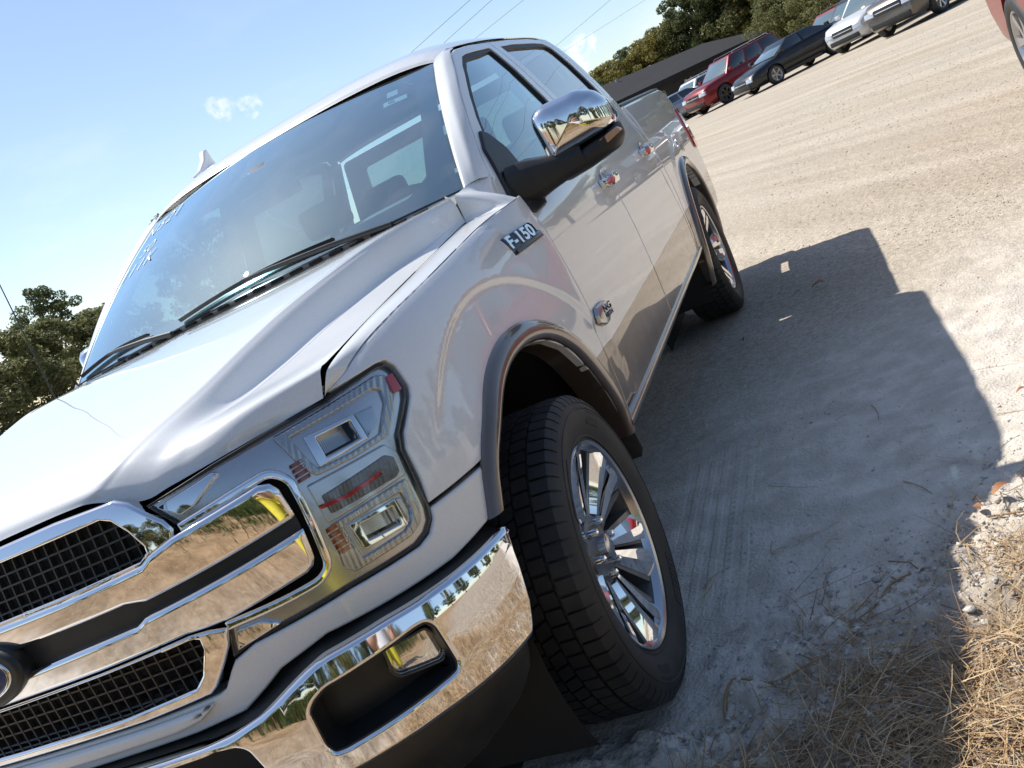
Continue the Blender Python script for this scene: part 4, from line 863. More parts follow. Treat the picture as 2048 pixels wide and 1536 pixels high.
# ---------------------------------------------------------------- wheels of the truck
def make_tyre(R=.403, w=.275, rim=.262):
    """tyre with a tread of separate blocks; axis along y, outer face at +y"""
    b = MB(); h = w / 2
    prof_ = [(rim - .004, h * .70), (rim + .006, h * .80), (rim + .014, h * .82), (rim + .040, h * .93), (rim + .075, h * .985), (R - .045, h * .97), (R - .026, h * .90), (R - .015, h * .83)]
    grooves = (.08, .245)
    top = [(R - .013, h * .80), (R - .012, 0.0), (R - .013, -h * .80)]
    prof2 = [(r, -q) for r, q in prof_[::-1]]
    b.lathe(prof_ + top + prof2, 'y', 96)
    # raised sidewall rings
    for r0, r1 in ((rim + .018, rim + .022), (R - .052, R - .049)):
        q = np.interp((r0 + r1) / 2, [p[0] for p in prof_], [p[1] for p in prof_]) + .0022
        b.lathe([(r0 - .002, q - .003), (r0, q), (r1, q), (r1 + .002, q - .003)], 'y', 96)
    # serrated block and moulded bars on the sidewall
    def sw(r_): return np.interp(r_, [p[0] for p in prof_], [p[1] for p in prof_])
    for c0, cnt, r0_, r1_, dt in ((math.radians(128), 12, rim + .048, rim + .082, .022), (math.radians(-50), 12, rim + .048, rim + .082, .022), (math.radians(60), 9, rim + .050, rim + .074, .050), (math.radians(-120), 9, rim + .050, rim + .074, .050)):
        for k in range(cnt):
            t = c0 - k * dt; w_ = .0028 if dt < .03 else .007; sl = .012; V = []
            for r_, ts in ((r0_, 0), (r1_, sl / r1_)):
                for s_ in (-1, 1):
                    for dq in (-.002, .0016): V.append((r_ * math.cos(t + ts + s_ * w_ / r_), sw(r_) + dq, r_ * math.sin(t + ts + s_ * w_ / r_)))
            b.add(V, [(0, 1, 3, 2), (4, 6, 7, 5), (0, 4, 5, 1), (2, 3, 7, 6), (1, 5, 7, 3)])
    N = 66
    rows = [(-.80, -.50, 0.0), (-.44, -.16, .5), (-.12, .12, .25), (.16, .44, .0), (.50, .80, .5)]
    for y0, y1, ph in rows:
        for k in range(N):
            t0 = 2 * math.pi * (k + ph + .07) / N; t1 = 2 * math.pi * (k + ph + .90) / N; sk = .012 if abs(y0 + y1) < .3 else .0
            V = []
            for t in (t0, t1):
                for yy in (y0, y1):
                    for r_ in (R - .014, R - .0015 - (.006 if abs(yy) > .7 else .0)):
                        tt = t + sk * (yy - y0) * 10; V.append((r_ * math.cos(tt), yy * h, r_ * math.sin(tt)))
            b.add(V, [(0, 1, 3, 2), (4, 6, 7, 5), (0, 4, 5, 1), (2, 3, 7, 6), (1, 5, 7, 3)])
            if abs(y0 + y1) > 1.0:    # shoulder lug running down the side
                sgn = 1 if y1 > 0 else -1; V = []
                for t in (t0, t1):
                    V += [((R - .0075) * math.cos(t), sgn * h * .80, (R - .0075) * math.sin(t)), ((R - .020) * math.cos(t), sgn * h * .895, (R - .020) * math.sin(t)), ((R - .034) * math.cos(t), sgn * h * .945, (R - .034) * math.sin(t)), ((R - .034) * math.cos(t), sgn * h * .80, (R - .034) * math.sin(t))]
                b.add(V, [(0, 1, 5, 4), (1, 2, 6, 5), (0, 3, 2, 1), (4, 5, 6, 7), (2, 3, 7, 6)])
    return b
def make_truck_wheel(x, y, steer, sg, spin):
    Wh = empty('wheel', (x, sg * y, .402), parent=TR)
    rot = Matrix.Rotation(steer, 4, 'Z') @ (Matrix.Identity(4) if sg > 0 else Matrix.Rotation(math.pi, 4, 'Z'))
    Wh.rotation_euler = rot.to_euler()
    if not WCACHE:
        WCACHE['tyre'] = make_tyre().build('tyre', M['rubber'], None, smooth=40, fix=False).data
        b = MB(); b.lathe([(.2605, .098), (.270, .104), (.2735, .112), (.270, .1165), (.262, .112), (.2575, .100), (.252, .092)], 'y', 72); WCACHE['rim_lip'] = b.build('rim_lip', M['satin'], None, smooth=40).data
        b = MB(); b.lathe([(.252, .092), (.246, .05), (.235, -.02), (.236, -.10), (.262, -.112)], 'y', 72); WCACHE['rim_barrel'] = b.build('rim_barrel', M['wheelgrey'], None, smooth=40).data
        b = MB(); b.lathe([(.246, -.02), (.10, -.04), (.0, -.04)], 'y', 48); b.lathe([(.17, .0), (.17, .02), (0, .02)], 'y', 36, (0, -.03, 0)); WCACHE['brake_disc'] = b.build('brake_disc', M['under'], None, smooth=40).data
        # hub and six double spokes
        b = MB(); b.lathe([(.0, .060), (.05, .062), (.088, .056), (.096, .045), (.096, .0), (.0, .0)], 'y', 36)
        for k in range(6):
            a = 2 * math.pi * k / 6; co, si = math.cos(a), math.sin(a)
            def P(r, t, q): return (r * co - t * si, q, r * si + t * co)
            for s_ in (-1, 1):
                # painted carrier of each half spoke: root narrow, tip wide
                prof_ = [(.070, .003, .040, .054), (.12, .004, .056, .062), (.18, .005, .080, .078), (.235, .006, .104, .096), (.2575, .007, .114, .102)]
                V = []
                for r, t0, t1, q in prof_: V += [P(r, s_ * t0, q - .010), P(r, s_ * t1, q - .006), P(r, s_ * (t1 + .006), q - .045), P(r, s_ * t0, q - .045)]
                b.add(V, [(4 * i + j, 4 * i + 4 + j, 4 * i + 4 + (j + 1) % 4, 4 * i + (j + 1) % 4) for i in range(4) for j in range(4)] + [(0, 1, 2, 3), (19, 18, 17, 16)])
        WCACHE['spoke_carrier'] = b.build('spoke_carrier', M['wheelgrey'], None, smooth=30).data
        b = MB()
        for k in range(6):
            a = 2 * math.pi * k / 6; co, si = math.cos(a), math.sin(a)
            for s_ in (-1, 1):
                prof_ = [(.092, .007, .030, .060), (.12, .008, .044, .067), (.18, .010, .066, .083), (.235, .014, .088, .100), (.2535, .017, .094, .104)]; V = []
                for i, (r, t0, t1, q) in enumerate(prof_): V += [P(r, s_ * t0, q + .002), P(r, s_ * (t0 + t1) / 2, q + .004), P(r, s_ * t1, q - .010), P(r, s_ * t1, q - .018), P(r, s_ * t0, q - .016)]
                b.add(V, [(5 * i + j, 5 * i + 5 + j, 5 * i + 5 + (j + 1) % 5, 5 * i + (j + 1) % 5) for i in range(4) for j in range(5)] + [(0, 1, 2, 3, 4), (24, 23, 22, 21, 20)])
        WCACHE['spoke'] = b.build('spoke', M['chrome'], None, smooth=25).data
        b = MB(); b.lathe([(0, .088), (.022, .087), (.031, .082), (.034, .060)], 'y', 32); WCACHE['hub_cap'] = b.build('hub_cap', M['satin'], None, smooth=50).data
        b = MB(); b.lathe([(0, .030), (.009, .027), (.0115, .016), (.0115, 0)], 'y', 12); WCACHE['lug_nut'] = b.build('lug_nut', M['chrome'], None, smooth=50).data
        for o in list(bpy.data.objects):
            if o.name in WCACHE and o.parent is None: bpy.data.objects.remove(o)
    S_ = empty('rim', parent=Wh); S_.rotation_euler = (0, spin, 0)
    link_mesh('tyre', WCACHE['tyre'], None, Wh)
    for nm in ('rim_lip', 'rim_barrel', 'brake_disc', 'spoke_carrier', 'spoke', 'hub_cap'): link_mesh(nm, WCACHE[nm], None, S_)
    for k in range(6):
        a = 2 * math.pi * (k + .5) / 6; o = link_mesh('lug_nut', WCACHE['lug_nut'], None, S_); o.location = (.0675 * math.cos(a), .056, .0675 * math.sin(a))
    return Wh
WCACHE = {}
YW = .853
make_truck_wheel(0, YW, math.radians(2.0), 1, math.radians(-90))
make_truck_wheel(0, YW, math.radians(2.0), -1, math.radians(20))
make_truck_wheel(-3.683, YW + .012, 0, 1, math.radians(-70))
make_truck_wheel(-3.683, YW + .012, 0, -1, .4)
# ================================================================ sky with a few small clouds
def _cloud_nodes():
    nt = world.node_tree; L = nt.links.new; N = nt.nodes.new
    tc = N('ShaderNodeTexCoord'); nrm = N('ShaderNodeVectorMath'); nrm.operation = 'NORMALIZE'; L(tc.outputs['Generated'], nrm.inputs[0])
    noise = N('ShaderNodeTexNoise'); noise.inputs['Scale'].default_value = 95; noise.inputs['Detail'].default_value = 6; noise.inputs['Roughness'].default_value = .58; L(nrm.outputs[0], noise.inputs['Vector'])
    wisp = N('ShaderNodeTexNoise'); wisp.inputs['Scale'].default_value = 5.5; wisp.inputs['Detail'].default_value = 7; wisp.inputs['Roughness'].default_value = .6
    mp = N('ShaderNodeMapping'); mp.inputs['Scale'].default_value = (1, 1, 3.2); L(nrm.outputs[0], mp.inputs[0]); L(mp.outputs[0], wisp.inputs['Vector'])
    acc = None
    for d, r, lo in CLOUDS:
        dt = N('ShaderNodeVectorMath'); dt.operation = 'DOT_PRODUCT'; L(nrm.outputs[0], dt.inputs[0]); dt.inputs[1].default_value = d
        a = N('ShaderNodeMapRange'); a.interpolation_type = 'SMOOTHSTEP'; a.inputs[1].default_value = math.cos(r); a.inputs[2].default_value = 1.0; L(dt.outputs['Value'], a.inputs[0])
        ad = N('ShaderNodeMath'); ad.operation = 'MULTIPLY_ADD'; L(a.outputs[0], ad.inputs[0]); ad.inputs[1].default_value = .42; L(noise.outputs['Fac'], ad.inputs[2])
        s = N('ShaderNodeMapRange'); s.interpolation_type = 'SMOOTHSTEP'; s.inputs[1].default_value = lo; s.inputs[2].default_value = lo + .30; L(ad.outputs[0], s.inputs[0])
        m = N('ShaderNodeMath'); m.operation = 'MULTIPLY'; L(s.outputs[0], m.inputs[0]); L(a.outputs[0], m.inputs[1])
        if acc is None: acc = m.outputs[0]
        else:
            mx = N('ShaderNodeMath'); mx.operation = 'MAXIMUM'; L(acc, mx.inputs[0]); L(m.outputs[0], mx.inputs[1]); acc = mx.outputs[0]
    # thin high wisps low in the sky all round
    sp = N('ShaderNodeSeparateXYZ'); L(nrm.outputs[0], sp.inputs[0])
    el = N('ShaderNodeMapRange'); el.interpolation_type = 'SMOOTHSTEP'; el.inputs[1].default_value = .40; el.inputs[2].default_value = .05; L(sp.outputs[2], el.inputs[0])
    w = N('ShaderNodeMapRange'); w.interpolation_type = 'SMOOTHSTEP'; w.inputs[1].default_value = .48; w.inputs[2].default_value = .75; w.inputs[4].default_value = .22; L(wisp.outputs['Fac'], w.inputs[0])
    wm = N('ShaderNodeMath'); wm.operation = 'MULTIPLY'; L(w.outputs[0], wm.inputs[0]); L(el.outputs[0], wm.inputs[1])
    sc_ = N('ShaderNodeMath'); sc_.operation = 'MULTIPLY'; sc_.inputs[1].default_value = .5; L(acc, sc_.inputs[0])
    mx = N('ShaderNodeMath'); mx.operation = 'MAXIMUM'; mx.use_clamp = True; L(sc_.outputs[0], mx.inputs[0]); L(wm.outputs[0], mx.inputs[1])
    bw = N('ShaderNodeRGBToBW'); L(WORLD_SKY, bw.inputs[0]); g = N('ShaderNodeMath'); g.operation = 'MULTIPLY'; g.inputs[1].default_value = 1.55; L(bw.outputs[0], g.inputs[0])
    cm = N('ShaderNodeMix'); cm.data_type = 'RGBA'; L(mx.outputs[0], cm.inputs[0]); L(WORLD_SKY, cm.inputs[6]); L(g.outputs[0], cm.inputs[7]); L(cm.outputs[2], bg.inputs['Color'])
CLOUDS = [((-.8462, -.4989, .1872), .022, .72), ((-.8611, -.4769, .1764), .017, .76), ((-.981, -.1774, .0789), .030, .78)]
_cloud_nodes()
# ================================================================ ground
def _grad_noise(x, y, seed):
    r = np.random.default_rng(seed); g = r.uniform(0, 2 * np.pi, (256, 256)); xi = np.floor(x).astype(int); yi = np.floor(y).astype(int); fx, fy = x - xi, y - yi
    u = fx ** 3 * (fx * (fx * 6 - 15) + 10); v = fy ** 3 * (fy * (fy * 6 - 15) + 10)
    def d(i, j): a = g[(xi + i) % 256, (yi + j) % 256]; return np.cos(a) * (fx - i) + np.sin(a) * (fy - j)
    return (d(0, 0) * (1 - u) + d(1, 0) * u) * (1 - v) + (d(0, 1) * (1 - u) + d(1, 1) * u) * v
def fbm(x, y, f, o, seed, gain=.5):
    s = 0; a = 1
    for k in range(o): s = s + a * _grad_noise(x * f * 2 ** k, y * f * 2 ** k, seed + k); a *= gain
    return s
def straw_e(x, y): return (x - .20) + .72 * (y - .96)       # > 0 on the grassy verge ahead of the truck
def ground_z(x, y):
    x = np.asarray(x, float); y = np.asarray(y, float)
    near = np.exp(-((x + .5) ** 2 + (y - 1.2) ** 2) / 60.0)
    z = .014 * fbm(x, y, .9, 3, 3) * near + .013 * fbm(x * 1.0 + .4 * y, y, 5, 4, 11, .55) * near - .016 * np.clip(fbm(x + 9, y - .5 * x, 3.1, 2, 61) - .12, 0, 1) * near
    e = straw_e(x, y) + .25 * fbm(x, y, 1.6, 2, 31); ver = sstep(-.45, .25, e)
    cl = np.clip(fbm(x, y, 10, 3, 21) - .02, 0, 1) * .060 + .030 * np.abs(fbm(x, y, 26, 2, 51)) + .020 * np.clip(fbm(x, y, 17, 2, 71), 0, 1)
    z = z + ver * near * cl + .02 * ver * np.exp(-((x - 1) ** 2 + (y - 2) ** 2) / 30)
    # flattened tyre track leaving the front wheel
    t = np.exp(-((y - .985) / .15) ** 4) * sstep(-1.7, -1.2, x) * sstep(-.1, -.35, x)
    z = z * (1 - .75 * t) - t * .005
    for cx in (0, -3.683):
        for cy in (.855, -.855):
            w = np.exp(-(((x - cx) / .26) ** 4 + ((y - cy) / .22) ** 4)); z = z * (1 - w) + w * .003
    return z
def _axis(lo, hi, fine, a, b):
    c = np.arange(a, b + 1e-9, fine); out = [c]; s = fine; p = b; up = []
    while p < hi: s *= 1.09; p = min(p + s, hi); up.append(p)
    s = fine; p = a; dn = []
    while p > lo: s *= 1.09; p = max(p - s, lo); dn.append(p)
    return np.concatenate([dn[::-1], c, up])
gxs = _axis(-900, 900, .014, -2.0, 1.3); gys = _axis(-900, 900, .014, .80, 2.75)
GX, GY = np.meshgrid(gxs, gys, indexing='ij'); GZ = ground_z(GX, GY); nx, ny = GX.shape
me = bpy.data.meshes.new('ground'); V = np.stack([GX, GY, GZ], -1).reshape(-1, 3)
idx = np.arange(nx * ny).reshape(nx, ny); Fq = np.stack([idx[:-1, :-1], idx[1:, :-1], idx[1:, 1:], idx[:-1, 1:]], -1).reshape(-1, 4)
me.vertices.add(len(V)); me.vertices.foreach_set('co', V.ravel()); me.loops.add(Fq.size); me.loops.foreach_set('vertex_index', Fq.ravel().astype(np.int32)); me.polygons.add(len(Fq)); me.polygons.foreach_set('loop_start', np.arange(0, Fq.size, 4, dtype=np.int32)); me.update(calc_edges=True); me.shade_smooth()
def ground_mat():
    m, nt, b = _mat('dusty_gravel_lot'); N = nt.nodes.new; L = nt.links.new
    geo = N('ShaderNodeNewGeometry'); pos = geo.outputs['Position']
    def noise(scale, detail=6, rough=.55, vec=None, dist=0.):
        n = N('ShaderNodeTexNoise'); n.inputs['Scale'].default_value = scale; n.inputs['Detail'].default_value = detail; n.inputs['Roughness'].default_value = rough; n.inputs['Distortion'].default_value = dist; L(vec or pos, n.inputs['Vector']); return n.outputs['Fac']
    def rng(v, a, c, d=0., e=1., smooth=True):
        r = N('ShaderNodeMapRange'); r.interpolation_type = 'SMOOTHSTEP' if smooth else 'LINEAR'
        for i, q in enumerate((a, c, d, e)): r.inputs[i + 1].default_value = q
        L(v, r.inputs[0]); return r.outputs[0]
    def mix(f, a, c, mode='MIX'):
        x = N('ShaderNodeMix'); x.data_type = 'RGBA'; x.blend_type = mode
        for i, q in ((0, f), (6, a), (7, c)):
            if isinstance(q, (tuple, list)): x.inputs[i].default_value = (*q, 1)
            elif isinstance(q, (int, float)): x.inputs[i].default_value = q
            else: L(q, x.inputs[i])
        return x.outputs[2]
    def math_(op, a, c):
        x = N('ShaderNodeMath'); x.operation = op
        for i, q in ((0, a), (1, c)):
            if isinstance(q, (int, float)): x.inputs[i].default_value = q
            else: L(q, x.inputs[i])
        return x.outputs[0]
    # long streaks left by traffic, running across the lot
    mp0 = N('ShaderNodeMapping'); mp0.inputs['Rotation'].default_value = (0, 0, math.radians(-34)); L(pos, mp0.inputs[0]); mp = N('ShaderNodeMapping'); mp.inputs['Scale'].default_value = (.09, 1.2, 1); L(mp0.outputs[0], mp.inputs[0])
    st = rng(noise(1.5, 7, .62, mp.outputs[0], .25), .34, .68)
    st2 = rng(noise(.5, 5, .6, mp.outputs[0], .4), .36, .66)
    col = mix(st, (.44, .365, .27), (.60, .52, .415)); col = mix(math_('MULTIPLY', st2, .45), col, (.46, .41, .345)); col = mix(math_('MULTIPLY', rng(noise(4.5, 8, .7, None, .6), .42, .72), .28), col, (.36, .30, .225))
    big = rng(noise(.35, 4), .4, .7); col = mix(math_('MULTIPLY', big, .5), col, (.50, .44, .35))
    fine = rng(noise(26, 8, .72), .30, .72, .62, 1.28, False); col = mix(1.0, col, fine, 'MULTIPLY')
    grit = N('ShaderNodeTexVoronoi'); grit.inputs['Scale'].default_value = 95; L(pos, grit.inputs['Vector']); gs = N('ShaderNodeSeparateColor'); L(grit.outputs['Color'], gs.inputs[0])
    col = mix(1.0, col, rng(gs.outputs[0], 0, 1, .82, 1.14, False), 'MULTIPLY')
    # near ground coloured paler to brighten it in the truck's shadow, and the verge
    sp = N('ShaderNodeSeparateXYZ'); L(pos, sp.inputs[0])
    e = math_('ADD', math_('SUBTRACT', sp.outputs[0], .20), math_('MULTIPLY', math_('SUBTRACT', sp.outputs[1], .96), .72))
    e = math_('ADD', e, math_('MULTIPLY', math_('SUBTRACT', noise(2.2, 5), .5), 1.1))
    near = rng(e, -3.0, -.9); col = mix(math_('MULTIPLY', near, .85), col, mix(rng(noise(7, 6), .35, .7), (.60, .54, .465), (.82, .75, .655)))
    ver = rng(e, .05, .55); soil = mix(rng(noise(9, 7, .65), .35, .7), (.17, .125, .085), (.44, .37, .28)); col = mix(math_('MULTIPLY', ver, .85), col, soil)
    far = rng(sp.outputs[0], 1.6, 4.0); col = mix(far, col, mix(rng(noise(1.3, 7, .7), .35, .68), (.20, .125, .065), (.42, .285, .16)))
    L(col, b.inputs['Base Color']); b.inputs['Roughness'].default_value = .93; b.inputs['Specular IOR Level'].default_value = .2
    h = math_('ADD', math_('MULTIPLY', noise(30, 8, .7), .8), math_('MULTIPLY', grit.outputs['Distance'], .35)); h = math_('ADD', h, math_('MULTIPLY', noise(7, 6, .6), 1.3))
    # tread print behind the front wheel: ribs along x, lugs across the outer rib
    mk_ = math_('MULTIPLY', rng(math_('ABSOLUTE', math_('SUBTRACT', sp.outputs[1], .985), 0), .150, .132), math_('MULTIPLY', rng(sp.outputs[0], -1.55, -1.25), rng(sp.outputs[0], -.16, -.34)))
    ribs = rng(math_('SINE', math_('MULTIPLY', sp.outputs[1], 2 * math.pi / .052), 0), -.5, .6); lug = rng(math_('SINE', math_('ADD', math_('MULTIPLY', sp.outputs[0], 2 * math.pi / .040), math_('MULTIPLY', sp.outputs[1], 40)), 0), -.3, .5)
    lug = math_('MULTIPLY', lug, rng(sp.outputs[1], 1.045, 1.06)); mk_ = math_('MULTIPLY', mk_, rng(noise(5, 4), .35, .55, .35, 1.0)); h = math_('ADD', math_('MULTIPLY', h, math_('SUBTRACT', 1.0, math_('MULTIPLY', mk_, .45))), math_('MULTIPLY', mk_, math_('ADD', math_('MULTIPLY', ribs, .30), math_('MULTIPLY', lug, .45))))
    bp = N('ShaderNodeBump'); bp.inputs['Strength'].default_value = .65; bp.inputs['Distance'].default_value = .018; L(h, bp.inputs['Height']); L(bp.outputs[0], b.inputs['Normal'])
    return m
GROUND = link_mesh('ground', me, ground_mat()); tag(GROUND, kind='structure')
# ---------------------------------------------------------------- straw, clods, weeds
def island_mat(name, c1, c2, c3, rough=.75, transl=0.):
    m, nt, b = _mat(name); g = nt.nodes.new('ShaderNodeNewGeometry'); r = nt.nodes.new('ShaderNodeValToRGB'); r.color_ramp.elements[0].color = (*c1, 1); r.color_ramp.elements[1].color = (*c3, 1); e = r.color_ramp.elements.new(.55); e.color = (*c2, 1)
    nt.links.new(g.outputs['Random Per Island'], r.inputs[0]); nt.links.new(r.outputs[0], b.inputs['Base Color']); b.inputs['Roughness'].default_value = rough; b.inputs['Specular IOR Level'].default_value = .25
    if transl:
        t = nt.nodes.new('ShaderNodeBsdfTranslucent'); nt.links.new(r.outputs[0], t.inputs[0]); mx = nt.nodes.new('ShaderNodeMixShader'); mx.inputs[0].default_value = transl
        o = nt.nodes['Material Output']; nt.links.new(b.outputs[0], mx.inputs[1]); nt.links.new(t.outputs[0], mx.inputs[2]); nt.links.new(mx.outputs[0], o.inputs[0])
    return m
def strands(name, base, length, width, az, el, curl, mat, seg=3, label=None, cat=None):
    """thin folded blades: base (n,3), arrays of length, width, heading, pitch, sideways curl"""
    n = len(base); V = np.zeros((n, (seg + 1) * 2, 3)); p = base.copy(); a = az.copy(); e = el.copy()
    for k in range(seg + 1):
        d = np.stack([np.cos(a) * np.cos(e), np.sin(a) * np.cos(e), np.sin(e)], 1); sd_ = np.stack([-np.sin(a), np.cos(a), 0 * a], 1)
        w = (width * (1 - .75 * k / seg))[:, None]
        V[:, 2 * k] = p - sd_ * w * .5; V[:, 2 * k + 1] = p + sd_ * w * .5 + np.array((0, 0, .3)) * w
        p = p + d * (length / seg)[:, None]; a = a + curl; e = e - np.abs(curl) * .35
    F = np.array([(2 * k, 2 * k + 1, 2 * k + 3, 2 * k + 2) for k in range(seg)]); m = V.shape[1]
    FF = (F[None] + (np.arange(n) * m)[:, None, None]).reshape(-1, 4)
    me = bpy.data.meshes.new(name); VV = V.reshape(-1, 3)
    me.vertices.add(len(VV)); me.vertices.foreach_set('co', VV.ravel()); me.loops.add(FF.size); me.loops.foreach_set('vertex_index', FF.ravel().astype(np.int32)); me.polygons.add(len(FF)); me.polygons.foreach_set('loop_start', np.arange(0, FF.size, 4, dtype=np.int32)); me.update(calc_edges=True); me.shade_smooth()
    o = link_mesh(name, me, mat); tag(o, label, cat, kind='stuff'); return o
STRAW = island_mat('dry_straw', (.20, .11, .055), (.42, .28, .15), (.66, .50, .30))
r = RNG
n = 90000; x = np.concatenate([r.uniform(-.75, 1.6, n), r.uniform(.4, 5.0, n // 2)]); y = np.concatenate([r.uniform(.55, 2.9, n), r.uniform(-3.0, 4.0, n // 2)])
den = sstep(.04, .62, straw_e(x, y) + .55 * fbm(x, y, 1.7, 3, 77)) * (.12 + .75 * sstep(-.2, .3, fbm(x, y, 4.5, 2, 91)))
k = (r.uniform(0, 1, len(x)) < den) & ~((np.abs(x) < .24) & (y < 1.04) & (y > .6)); x, y = x[k], y[k]; n = len(x)
z = ground_z(x, y) + r.uniform(.0, .032, n) * sstep(.1, .9, straw_e(x, y)) + .002
strands('dry_straw', np.stack([x, y, z], 1), r.uniform(.04, .19, n), r.uniform(.0013, .0034, n), r.uniform(0, 2 * np.pi, n), r.normal(.04, .20, n), r.normal(0, .18, n), STRAW, label='dry straw strewn over the ground by the front wheel and the verge', cat='straw')
# a scatter of long stalks further onto the lot
n = 260; x = r.uniform(-1.6, .6, n); y = r.uniform(.95, 2.6, n); k = r.uniform(0, 1, n) < .12 + .8 * sstep(-.6, .3, straw_e(x, y)); x, y = x[k], y[k]; n = len(x)
strands('loose_stalks', np.stack([x, y, ground_z(x, y) + .004], 1), r.uniform(.08, .32, n), r.uniform(.0025, .005, n), r.uniform(0, 2 * np.pi, n), r.uniform(0, .10, n), r.normal(0, .22, n), STRAW, seg=5, label='long dry stalks scattered at the edge of the straw', cat='stalks')
# clods and gravel
def lumps(name, P, s, mat, label, cat, seed):
    rr = np.random.default_rng(seed); bm = bmesh.new(); bmesh.ops.create_icosphere(bm, subdivisions=1, radius=1); bv = np.array([v.co[:] for v in bm.verts]); bf = np.array([[v.index for v in f.verts] for f in bm.faces]); bm.free()
    n = len(P); V = bv[None] * (1 + rr.uniform(-.45, .45, (n, len(bv), 1))) * s[:, None, None] * np.stack([np.ones(n), rr.uniform(.5, 1.1, n), rr.uniform(.3, .6, n)], 1)[:, None, :]
    a = rr.uniform(0, 6.28, n); c, s_ = np.cos(a)[:, None], np.sin(a)[:, None]; X = V[..., 0] * c - V[..., 1] * s_; Y = V[..., 0] * s_ + V[..., 1] * c; V = np.stack([X, Y, V[..., 2]], -1) + P[:, None, :]
    FF = (bf[None] + (np.arange(n) * len(bv))[:, None, None]).reshape(-1, 3); VV = V.reshape(-1, 3)
    me = bpy.data.meshes.new(name); me.vertices.add(len(VV)); me.vertices.foreach_set('co', VV.ravel()); me.loops.add(FF.size); me.loops.foreach_set('vertex_index', FF.ravel().astype(np.int32)); me.polygons.add(len(FF)); me.polygons.foreach_set('loop_start', np.arange(0, FF.size, 3, dtype=np.int32)); me.update(calc_edges=True)
    o = link_mesh(name, me, mat); tag(o, label, cat, kind='stuff'); return o
n = 30000; x = r.uniform(-2.6, 1.3, n); y = r.uniform(.95, 3.0, n); den = .10 + .9 * sstep(-.5, .25, straw_e(x, y) + .5 * fbm(x, y, 1.5, 2, 5)); k = (r.uniform(0, 1, n) < den) & ~((np.abs(x) < .26) & (y < 1.0)); x, y = x[k], y[k]; n = len(x)
sz = np.clip(r.lognormal(-5.65, .50, n), .0015, .012) * (.55 + .6 * sstep(-.4, .2, straw_e(x, y)))
lumps('gravel_clods', np.stack([x, y, ground_z(x, y) + sz * .15], 1), sz, island_mat('clods', (.38, .36, .325), (.52, .49, .45), (.64, .61, .56), .95), 'loose clods and gravel along the edge of the lot', 'gravel', 4)

n = 26000; dd = 5.5 + 24 * r.uniform(0, 1, n) ** 1.6; aa = np.radians(r.uniform(148, 186, n)); x = 2.05 + dd * np.cos(aa); y = 1.75 + dd * np.sin(aa); k = y > 1.05; x, y, dd = x[k], y[k], dd[k]; n = len(x)
sz = np.clip(r.lognormal(-5.3, .45, n), .003, .014) * np.clip(dd / 12, .6, 1.3)
lumps('lot_gravel', np.stack([x, y, ground_z(x, y) + sz * .1], 1), sz, island_mat('lot_stones', (.34, .29, .23), (.50, .44, .355), (.66, .60, .51), .95), 'small stones strewn over the sunlit lot', 'gravel', 14)

def stalk(pts, rad, label):
    P = _cr([(a, c, float(ground_z(a, c)) + rad * 1.2) for a, c in pts], 24); o = MB().tube(P, np.linspace(rad, rad * .5, 24), 7).build('dry_stalk', STRAW, None, smooth=60); tag(o, label, 'stalk')
stalk([(.24, 1.10), (.185, 1.108), (.155, 1.13), (.172, 1.22), (.172, 1.316), (.124, 1.377), (.09, 1.414)], .004, 'long bent dry stalk lying on the clods right of the front tyre')
stalk([(-.15, 1.60), (-.10, 1.52), (-.02, 1.47), (.03, 1.40)], .0035, 'curved dry stalk along the upper edge of the straw')
stalk([(-.30, 1.78), (-.26, 1.86), (-.24, 1.99)], .003, 'straight pale stalk in the sun beside the brown leaves')
def leaf(p, az, ln, label, mat):
    b = MB(); V = []
    for i in range(9):
        t = i / 8; w = ln * .24 * math.sin(math.pi * min(1, t * .97 + .03)) ** .8; z = .006 + .22 * ln * math.sin(t * 2.6); c, s_ = math.cos(az), math.sin(az); x = p[0] + ln * (t - .5) * c; y = p[1] + ln * (t - .5) * s_; g = float(ground_z(p[0], p[1])) + .012
        V += [(x - w * s_, y + w * c, g + z + w * .5), (x, y, g + z), (x + w * s_, y - w * c, g + z + w * .4)]
    b.add(V, [(3 * i + j, 3 * i + 3 + j, 3 * i + 4 + j, 3 * i + 1 + j) for i in range(8) for j in range(2)]); tag(b.build('dead_leaf', mat, None, smooth=60, fix=False), label, 'leaf')
LEAFM = principled('dead_leaf_brown', (.34, .15, .06), .6, noise=(30, (.20, .08, .03), .4, .7))
leaf((-.325, 1.765), .4, .042, 'curled brown leaf at the shadow edge by the straw, left of the other leaf', LEAFM)
leaf((-.335, 1.835), 2.0, .055, 'curled brown leaf in the sun at the right edge by the straw', LEAFM)
leaf((-3.36, 1.447), 1.1, .09, 'brown leaf lying in the shadow beyond the rear wheel', LEAFM)
leaf((-2.80, 1.02), .3, .07, 'brown leaf in the shadow beside the rear tyre', LEAFM)
leaf((-1.05, 2.02), 1.8, .035, 'orange leaf on the sunlit ground near the right edge', LEAFM)
